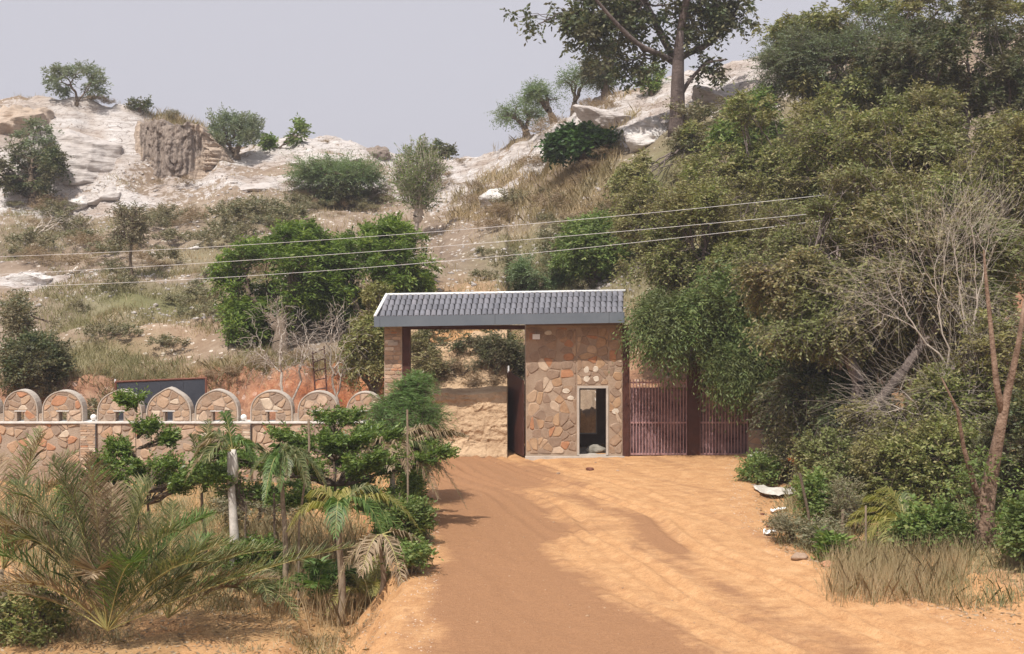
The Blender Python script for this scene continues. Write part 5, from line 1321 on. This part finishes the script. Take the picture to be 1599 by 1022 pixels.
palm('clump of broad green blades between the palm trunks', 500, 23.6, 900, crown(16, 45, 85, .7, 1.1), M['L_palmg'], 607, nl=20, ll=.36, lw=.035, sag=.5, name='blade_palm')
palm('small yellow palm clump near the road edge', 575, 24.0, 905, crown(10, 35, 80, .7, 1.1), M['L_palmy'], 608, nl=28, ll=.28, lw=.022, sag=.6, name='blade_palm')
palm('young palm with yellow-green fronds in the right thicket', 1412, 25.0, 815, [(170, 38, 1.3, .55), (180, 22, 1.2, .5), (160, 55, 1.3, .5), (200, 40, 1.2, .9), (140, 70, 1.3, .5), (30, 60, 1.0, .8), (20, 40, 1.0, .8), (230, 40, 1.2, 1.0), (280, 50, 1.1, 1.0), (210, 10, 1.1, .9), (90, 70, 1.1, .5)],
     [M['L_palmy'], M['L_palm']], 609, .05, nl=46, ll=.36, lw=.024, hang=.5)
palm('green palm half hidden right of the yellow-green palm', 1470, 24.5, 850, crown(12, 30, 80, .9, 1.3), [M['L_palmg'], M['L_palmg'], M['L_palmy']], 610, .05, nl=40, ll=.33, lw=.024)
palm('tall date palm frond clump standing in front of the wall', 318, 26.5, 770, [(80, 82, 1.9, .2), (30, 78, 1.7, .25), (160, 80, 1.8, .3), (0, 70, 1.3, .5)], M['L_palm'], 611, .04, nl=40, ll=.33, lw=.02, vee=.4, hang=.3)

# ------------------------------------------------------------------ tiered trees and shrubs of the garden
def tiered(label, px, Y, tiers, topy, seed, leaf=None, tr=.045, ll=.12, lw=.06, dens=1.0):
    g = np.random.default_rng(seed); b = gpos(px, Y); t = root('tiered_tree', label, 'tree', b)
    k = Y/F; top = EYE+(HZ-topy)*k-b[2]; segs = []; n = 7
    P = [np.array([.03*math.sin(i), 0, -.1+(top+.1)*i/(n-1)]) for i in range(n)]
    for i in range(n-1): segs.append((P[i], P[i+1], tr*(1-.8*i/n), tr*(1-.8*(i+1)/n)))
    tips = []
    for (cx, cy, wpx, rise, cnt) in tiers:
        cnt = cnt*(1.35 if cnt > 25 else .8)
        z = EYE+(HZ-cy)*k-b[2]; c = (cx-px)*k; r = wpx/2*k
        nb = 7
        for j in range(nb):
            a = j/nb*6.283+g.uniform(-.3, .3)
            m_ = max(4, int(cnt*dens/nb)); uu = g.uniform(.25, 1, m_)**.7
            sp_ = g.normal(size=m_)*.13
            tp = np.stack([c*1.0+np.cos(a+sp_)*uu*r, np.sin(a+sp_)*uu*r*.7, z+rise*k*uu**1.3+g.normal(size=m_)*.05], 1)
            tips.append(tp); skeleton(np.array([0, 0, min(z-.12, top)]), tp, g, .006, .5, .4, .05, segs)
    tips = np.concatenate(tips)
    A = [np.array([s_[i] for s_ in segs]) for i in range(4)]
    V2, F2 = frustums(*A, 5); link('trunk', mesh_np('trunk', V2, F2), M['bark'], t, smooth=True)
    O = np.repeat(tips, 7, 0); D = unit(unit(O*np.array([1, 1, 0]))*.9+g.normal(size=O.shape)*.45+np.array([0, 0, .3]))
    V = twig_leaves(O, D, g.uniform(.12, .3, len(O)), 8, ll*.85, lw*.62, g, -.15, .8, .45); link('crown', mesh_np('crown', V, quads(V)), leaf or M['L_tier'], t)
    return t
tiered('dark green tiered tree with spiky leafy shelves in front of the wall', 523, 27.0, [(526, 668, 60, 20, 26), (520, 710, 200, 34, 130), (516, 748, 390, 46, 320), (495, 782, 300, 14, 130)], 632, 701)
tiered('low tiered tree with spiky rising shelves above the date palm', 232, 25.5, [(232, 778, 230, 44, 110), (215, 745, 120, 26, 40), (300, 760, 90, 20, 34)], 715, 703)
tiered('thin sapling with a few leaves in front of the third battlement', 214, 26.0, [(205, 632, 22, 8, 5), (226, 676, 26, 8, 6), (194, 706, 30, 8, 6), (256, 692, 22, 8, 6)], 622, 704, tr=.018, ll=.12, lw=.06)
tiered('leafy sapling right of the lime-washed palm trunk', 385, 24.6, [(395, 850, 70, -14, 40), (400, 880, 80, -10, 40), (350, 740, 60, -10, 20)], 800, 705)
tiered('bushy green sapling at the left edge of the dirt road', 625, 25.0, [(625, 790, 80, -12, 60), (630, 815, 70, -6, 60), (620, 845, 60, 0, 40)], 770, 706, M['L_hang'])

def bushy(label, px, Y, blobs, n, leaf, seed, name='leafy_bush', cat='bush', **kw):
    a = dict(rt=.008, ll=.10, lw=.045, ntw=7, nper=9, twl=.3, droop=.2, fork=.15, gaps=.15, low=-.7)
    a.update(kw)
    return make_tree(name, label, cat, gpos(px, Y), [bl(*q) for q in blobs], n, leaf, a.pop('bark', M['bark']), seed, **a)
bushy('feathery light green tree beside the left gateway pillar', 640, 30, [(632, 665, 110, 110, 30, .7, 1), (655, 620, 60, 50, 30.3, .4, .3), (640, 710, 80, 60, 30, .6, .4)], 230, M['L_feather'], 801, 'feathery_tree', 'tree',
      ll=.15, lw=.014, nper=18, twl=.5, droop=.5, up=.3, fork=.5, twigs=.004, ntw=8)
bushy('green bush on the road side by the fallen sheet', 1180, 33.5, [(1185, 738, 50, 50, 33.5, .5, 1)], 50, M['L_hang'], 803)
bushy('dark bush under the trees behind the fallen sheet', 1230, 34.0, [(1225, 735, 90, 70, 34.2, .8, 1)], 100, M['L_dark'], 804)
bushy('leafy vine climbing the leaning dark pole', 1275, 27.0, [(1278, 800, 36, 80, 27, .3, 1), (1270, 760, 30, 40, 27, .25, .4)], 60, M['L_hang'], 805)
bushy('low dry bush at the right edge of the dirt road', 1240, 25.0, [(1235, 857, 60, 40, 25, .4, 1)], 50, M['L_scrub'], 806, ll=.08, lw=.02)
bushy('dry grey bush in front of the leaning pole', 1275, 24.5, [(1285, 850, 60, 60, 24.5, .4, 1)], 60, M['L_scrub'], 807, ll=.09, lw=.022)
bushy('bright leafy plant at the bottom right of the road', 1298, 23.6, [(1300, 872, 46, 44, 23.6, .3, 1)], 26, M['L_tier'], 808, ll=.2, lw=.06)
bushy('tangled olive thicket right of the fallen sheet', 1330, 29.0, [(1330, 760, 150, 130, 29, .9, 1), (1290, 720, 90, 80, 30, .7, .4)], 260, M['L_oliveb'], 820, twigs=.004)
bushy('brownish tangled thicket behind the palms on the right', 1480, 27.5, [(1480, 740, 200, 150, 27.5, .8, 1), (1400, 730, 120, 90, 28, .6, .4)], 300, M['L_olive'], 821, twigs=.004)
bushy('dark thicket at the right photo edge behind the old trunk', 1590, 26.0, [(1590, 740, 130, 260, 26, .8, 1)], 260, M['L_dark'], 822, twigs=.004)
bushy('dark green bush behind the wooden stakes', 1350, 27.5, [(1355, 820, 110, 80, 27.5, .8, 1)], 120, M['L_olive'], 809)
bushy('bright green bush below the old peeling trunk', 1455, 24.2, [(1462, 850, 100, 110, 24.2, .6, 1)], 130, M['L_hang'], 810, ll=.11, lw=.06)
bushy('green bush in the bottom right corner', 1610, 22.0, [(1612, 860, 60, 180, 22.0, .5, 1)], 120, M['L_hang'], 811, ll=.11, lw=.05)
bushy('feathery dry weeds right of the stakes', 1318, 26.5, [(1318, 790, 50, 70, 26.5, .4, 1)], 50, M['L_scrub'], 812, ll=.09, lw=.02)
bushy('low olive bush at the bottom left corner', 60, 21.0, [(40, 970, 140, 80, 21.0, .7, 1)], 80, M['L_olive'], 814)
bushy('leafy bush under the road-side palm', 640, 22.5, [(640, 905, 50, 60, 22.5, .4, 1)], 50, M['L_hang'], 815)

palm('second date palm clump with greyer fronds right of the large one', 262, 22.0, 985,
     [(10, 50, 2.4, .3), (170, 62, 2.5, .35), (30, 72, 2.6, .3), (150, 78, 2.6, .3), (350, 45, 2.2, .35), (60, 64, 2.3, .35), (0, 34, 2.3, .25), (200, 65, 2.2, .4), (300, 60, 1.9, .5), (90, 82, 2.6, .25)],
     [M['L_palm'], M['L_palmg'], M['L_palmd']], 612, nl=58, ll=.42, lw=.015, hang=.12, vee=.45, name='date_palm', stem=False)
palm('half dry date palm cut off by the left photo edge', 4, 21.6, 890,
     [(10, 58, 3.0, .35), (30, 68, 3.2, .35), (350, 66, 3.0, .4), (60, 76, 3.3, .3), (0, 78, 3.4, .35), (20, 40, 2.6, .4), (330, 55, 2.4, .5), (120, 74, 2.8, .3), (300, 66, 2.2, .5)],
     [M['L_palmd'], M['L_palm']], 613, .08, nl=62, ll=.46, lw=.018, hang=.15, vee=.4, name='date_palm', stem=1.3)
bushy('leafy green bush at the wall foot behind the large date palm', 150, 30, [(150, 780, 110, 60, 30, .7, 1)], 100, M['L_hang'], 830)
bushy('dry brown bush at the wall foot under the second pilaster', 400, 31, [(400, 790, 120, 40, 31, .7, 1)], 80, M['L_scrub'], 832, ll=.12, lw=.03)
bushy('dark green shrub at the left road edge under the arching palm', 660, 29, [(652, 770, 50, 60, 29, .5, 1)], 60, M['L_tier'], 835)
palm('small greyish palm clump under the tiered tree', 560, 25.0, 880, crown(12, 25, 75, .8, 1.2), [M['L_palmd'], M['L_palm']], 614, nl=32, ll=.3, lw=.022, sag=.7, name='blade_palm')
palm('green palm clump at the foot of the lime-washed trunk', 395, 23.4, 905, crown(12, 25, 80, .8, 1.3), [M['L_palmg'], M['L_palm']], 615, nl=32, ll=.3, lw=.022, sag=.6, name='blade_palm')
palm('dry grey palm clump leaning over the left road edge', 622, 25.8, 800, crown(12, -10, 60, .8, 1.2), [M['L_palmd'], M['L_palmd'], M['L_palm']], 616, .05, nl=34, ll=.34, lw=.022, sag=.9, hang=1.0, name='blade_palm')
# orange flowers among the bushes
fb = gpos(1243, 33.0); g = np.random.default_rng(77)
O = ell_tips(W(1243, 717, 33.0)-fb, (.16, .12, .13), 14, g, .3); O = np.repeat(O, 5, 0)
fl = root('flowering_plant', 'plant with small orange-red flowers in front of the dark bush', 'plant', fb)
V = twig_leaves(O, unit(g.normal(size=O.shape)), .05, 4, .06, .05, g); link('flowers', mesh_np('flowers', V, quads(V)), M['flower'], fl)
MB().tube([fb, W(1243, 722, 33.0)], .012, 5).build('stem', M['bark'], fl)

# poles and stakes
def pole(label, pts, r, mat, name='wooden_pole'):
    P = [np.array(p) for p in pts]; build_top(MB().tube(P, r, 7), name, mat, P[0], label, 'pole')
pole('thin dark pole leaning among the vines right of the road', [W(1268, 862, 26.6), W(1262, 800, 26.6), W(1249, 740, 26.6)], .03, M['bark'])
pole('short stake left of the young yellow-green palm', [W(1316, 870, 26.0), W(1316, 796, 26.0)], .03, M['palmbark'], 'wooden_stake')
pole('thin pale stake in front of the young yellow-green palm', [W(1352, 905, 24.0), W(1352, 790, 24.0)], .02, M['palmbark'], 'wooden_stake')
pole('pale stake under the yellow-green palm fronds', [W(1406, 890, 24.6), W(1407, 830, 24.6)], .032, M['whitebark'], 'wooden_stake')
pole('tall thin stake tied beside the slim palm', [W(466, 960, 24.2), W(467, 820, 24.2), W(483, 700, 24.2), W(482, 655, 24.2)], .022, M['palmbark'], 'wooden_stake')
pole('straight stake beside the palm arching over the road', [W(640, 915, 25.5), W(637, 780, 25.5), W(636, 640, 25.5)], .02, M['palmbark'], 'wooden_stake')
pole('pale stake left of the slim palm trunk', [W(430, 950, 24.4), W(428, 770, 24.4)], .02, M['bark'], 'wooden_stake')
pole('bare bent stem rising left of the gateway pillar foot', [W(626, 640, 36), W(640, 600, 36), W(662, 580, 36)], .02, M['palebark'], 'bent_branch')

# fallen sheet and litter
def crumple(px, py, wpx, hpx, mat, label, seed, name, amp=.08):
    Y = (EYE+.02)*F/(py-HZ); p = W(px, py, Y); g = np.random.default_rng(seed)
    wx = wpx/2*Y/F; wy = hpx/2*Y/F*2.6; n = 16
    U, Vv = np.meshgrid(np.linspace(-1, 1, n), np.linspace(-1, 1, n))
    X = p[0]+U*wx*(1+.12*vnoise(Vv*2, U*0, s=seed)); Yy = p[1]+Vv*wy*(1+.2*vnoise(U*2, U*0+3, s=seed))+U*.25*wy
    Z = H(X, Yy)+.03+amp*(.5+.5*fbm(U*2.2, Vv*2.2, o=4, s=seed))
    P0 = np.array([p[0], p[1], hz(p[0], p[1])])
    V = np.stack([X, Yy, Z], -1).reshape(-1, 3)-P0
    i = np.arange((n-1)*n).reshape(n-1, n)[:, :-1].ravel()
    o = link(name, mesh_np(name, V, np.stack([i, i+1, i+1+n, i+n], 1)), mat, None, P0)
    sol = o.modifiers.new('thickness', 'SOLIDIFY'); sol.thickness = .006
    tag(o, label, 'litter'); return o
crumple(1216, 772, 74, 24, M['sheet'], 'crumpled faded plastic sheet lying on the right verge', 5, 'plastic_sheet', .10)
crumple(1216, 798, 24, 5, M['white'], 'white torn plastic bag right of the road below the sheet', 6, 'plastic_bag', .08)
crumple(1203, 843, 20, 7, M['white'], 'white rag beside the dry bush at the road edge', 7, 'rag', .1)
crumple(851, 717, 10, 3, M['white'], 'scrap of white paper in front of the guard room wall', 8, 'paper_scrap', .04)
def pebble(px, py, r, mat, label, seed, name='stone'):
    Y = EYE*F/(py-HZ); x = (px-CX)/F*Y; V, Fs = rock_verts(3, (r, r*.8, r*.6), seed, 9, rough=.1)
    o = link(name, mesh_np(name, V, Fs), mat, None, (x, Y, hz(x, Y)+r*.2)); tag(o, label, 'stone')
pebble(921, 736, .12, M['rust'], 'broken brown brick piece on the road in front of the guard room', 1, 'brick_piece')
pebble(872, 740, .06, M['stone'], 'small stone left of the broken brick piece', 2)
pebble(965, 738, .05, M['wallstone'], 'small pale stone right of the broken brick piece', 3)
pebble(1190, 806, .06, M['rust'], 'small red stone at the right road edge below the sheet', 4)
pebble(1200, 830, .06, M['rust'], 'small red stone at the right road edge above the rag', 5)
pebble(1248, 880, .16, M['wallstone'], 'sandy rock at the bottom right road edge', 6, 'boulder')
pebble(1293, 893, .14, M['wallstone'], 'reddish rock beside the bright leafy plant', 7, 'boulder')
pebble(930, 724, .04, M['wallstone'], 'tiny pale stone below the guard room door', 8)
# block at the end of the gates
V, Fs = rock_verts(3, (.5, .35, .3), 40, 10, rough=.04); o = link('stone_block', mesh_np('stone_block', V, Fs), M['rockwhite'], None, W(1190, 718, 38.0)*np.array([1, 1, 0])+np.array([0, 0, .05])); tag(o, 'pale stone block at the right end of the barred gates', 'block')

# ground litter: pebbles, weeds
g = np.random.default_rng(88)
n = 2600; y = g.uniform(17, 39, n); x = np.where(g.random(n) < .45, road_r(y)+g.exponential(.5, n)-.5, road_l(y)-g.exponential(.8, n)+.5)
P = np.stack([x, y, H(x, y)], 1); stones_stuff('road_pebbles', P, .008, .035, M['wallstone'], g)
n = 900; y = g.uniform(17, 39.5, n); x = g.uniform(-3, 7, n); P = np.stack([x, y, H(x, y)], 1); stones_stuff('loose_gravel', P, .006, .025, M['stone'], g)
def pts_box(n, px0, px1, Y0, Y1):
    Y = g.uniform(Y0, Y1, n); x = (g.uniform(px0, px1, n)-CX)/F*Y; return np.stack([x, Y, H(x, Y)], 1)
P = pts_box(280, 1300, 1500, 20, 24); grass('tall_dry_grass', P, .5, .009, 14, .12, M['G_dry'], g, .2)
P = np.concatenate([pts_box(900, 1290, 1660, 20, 40), pts_box(200, 1225, 1330, 24, 33)]); grass('verge_grass', P, .35, .012, 14, .14, M['G_green'], g)
P = pts_box(3200, -60, 620, 19, 38); P = P[P[:, 0] < road_l(P[:, 1])-1.0]; P = P[fbm(P[:, 0]*.7, P[:, 1]*.7, o=2, s=9) > -.05]
grass('garden_weeds', P[::2], .26, .012, 14, .15, M['G_green'], g); grass('garden_dry_grass', P[1::2], .22, .012, 12, .2, M['G_dry'], g, .8)
P = pts_box(160, 640, 800, 42, 46); P2 = pts_box(200, 985, 1170, 40.5, 43); grass('bank_grass', np.concatenate([P, P2]), .4, .014, 12, .12, M['G_dry'], g)
P = pts_box(300, 60, 560, 44.8, 46.5); grass('cut_edge_grass', P, .45, .015, 12, .15, M['G_dry'], g)

P = pts_box(420, 380, 655, 22.5, 30); P = P[P[:, 0] < road_l(P[:, 1])-.7]; grass('tall_straw_stalks', P, .75, .010, 9, .16, M['G_dry'], g, .22)
P = pts_box(520, 20, 660, 24, 38); P = P[P[:, 0] < road_l(P[:, 1])-.7]; grass('tall_green_weeds', P, .55, .016, 12, .16, M['G_green'], g, .35)
n = 170; y = g.uniform(19, 38.5, n); x = g.uniform(-2, 6.5, n); stones_stuff('road_stones', np.stack([x, y, H(x, y)], 1), .015, .05, M['stone'], g)
def leaf_litter(name, P, sz, mat):
    P = P+np.array([0, 0, .012]); a = g.uniform(0, 6.28, len(P)); L = g.uniform(.5, 1.3, len(P))[:, None]*sz
    d = np.stack([np.cos(a), np.sin(a), g.normal(size=len(P))*.25], 1)*L; e = np.stack([-np.sin(a), np.cos(a), g.normal(size=len(P))*.3], 1)*L*.35
    V = np.stack([P-d, P+e, P+d, P-e], 1).reshape(-1, 3); o = link(name, mesh_np(name, V, quads(V)), mat); o['kind'] = 'stuff'
P = pts_box(9000, -60, 640, 18, 38.5); P = P[P[:, 0] < road_l(P[:, 1])-.4]; leaf_litter('dry_leaf_litter', P, .05, M['L_palmd'])
P = pts_box(6000, 1180, 1660, 19, 38.5); P = P[P[:, 0] > road_r(P[:, 1])-.2]; leaf_litter('verge_leaf_litter', P, .045, M['L_palmd'])
P = pts_box(260, -20, 330, 43.8, 46); P = np.concatenate([P, pts_box(140, 330, 570, 44.8, 46)]); grass('bank_scrub_grass', P, .42, .02, 14, .2, M['G_green'], g, .7)
for (pa, Ya, sc) in ((40, 44.2, .8), (75, 44.6, .7), (118, 44.0, .8), (150, 44.5, .9), (338, 45.0, .6), (372, 44.9, .7), (405, 45.2, .8), (548, 44.5, .7), (470, 45.3, .6)):
    p = gpos(pa, Ya); o = link('bank_shrub', protos['g' if pa < 200 else 'd'][R.randrange(3)], None, None, p); o.scale = (sc, sc, sc)
    tag(o, 'small shrub on the cut bank just behind the boundary wall', 'shrub', 'shrubs on the cut bank')

# ------------------------------------------------------------------ haze
hb = MB().box(-160, 160, -12, 220, -6, 34)
hm = bpy.data.materials.new('thin_haze'); hm.use_nodes = True; hn = hm.node_tree; hn.nodes.clear()
pv = hn.nodes.new('ShaderNodeVolumePrincipled'); pv.inputs['Color'].default_value = (0.93, 0.94, 1.0, 1); pv.inputs['Density'].default_value = 0.0007
pv.inputs['Anisotropy'].default_value = 0.1
ho = hn.nodes.new('ShaderNodeOutputMaterial'); hn.links.new(pv.outputs[0], ho.inputs['Volume'])
hz_o = hb.build('haze', hm); hz_o['kind'] = 'stuff'
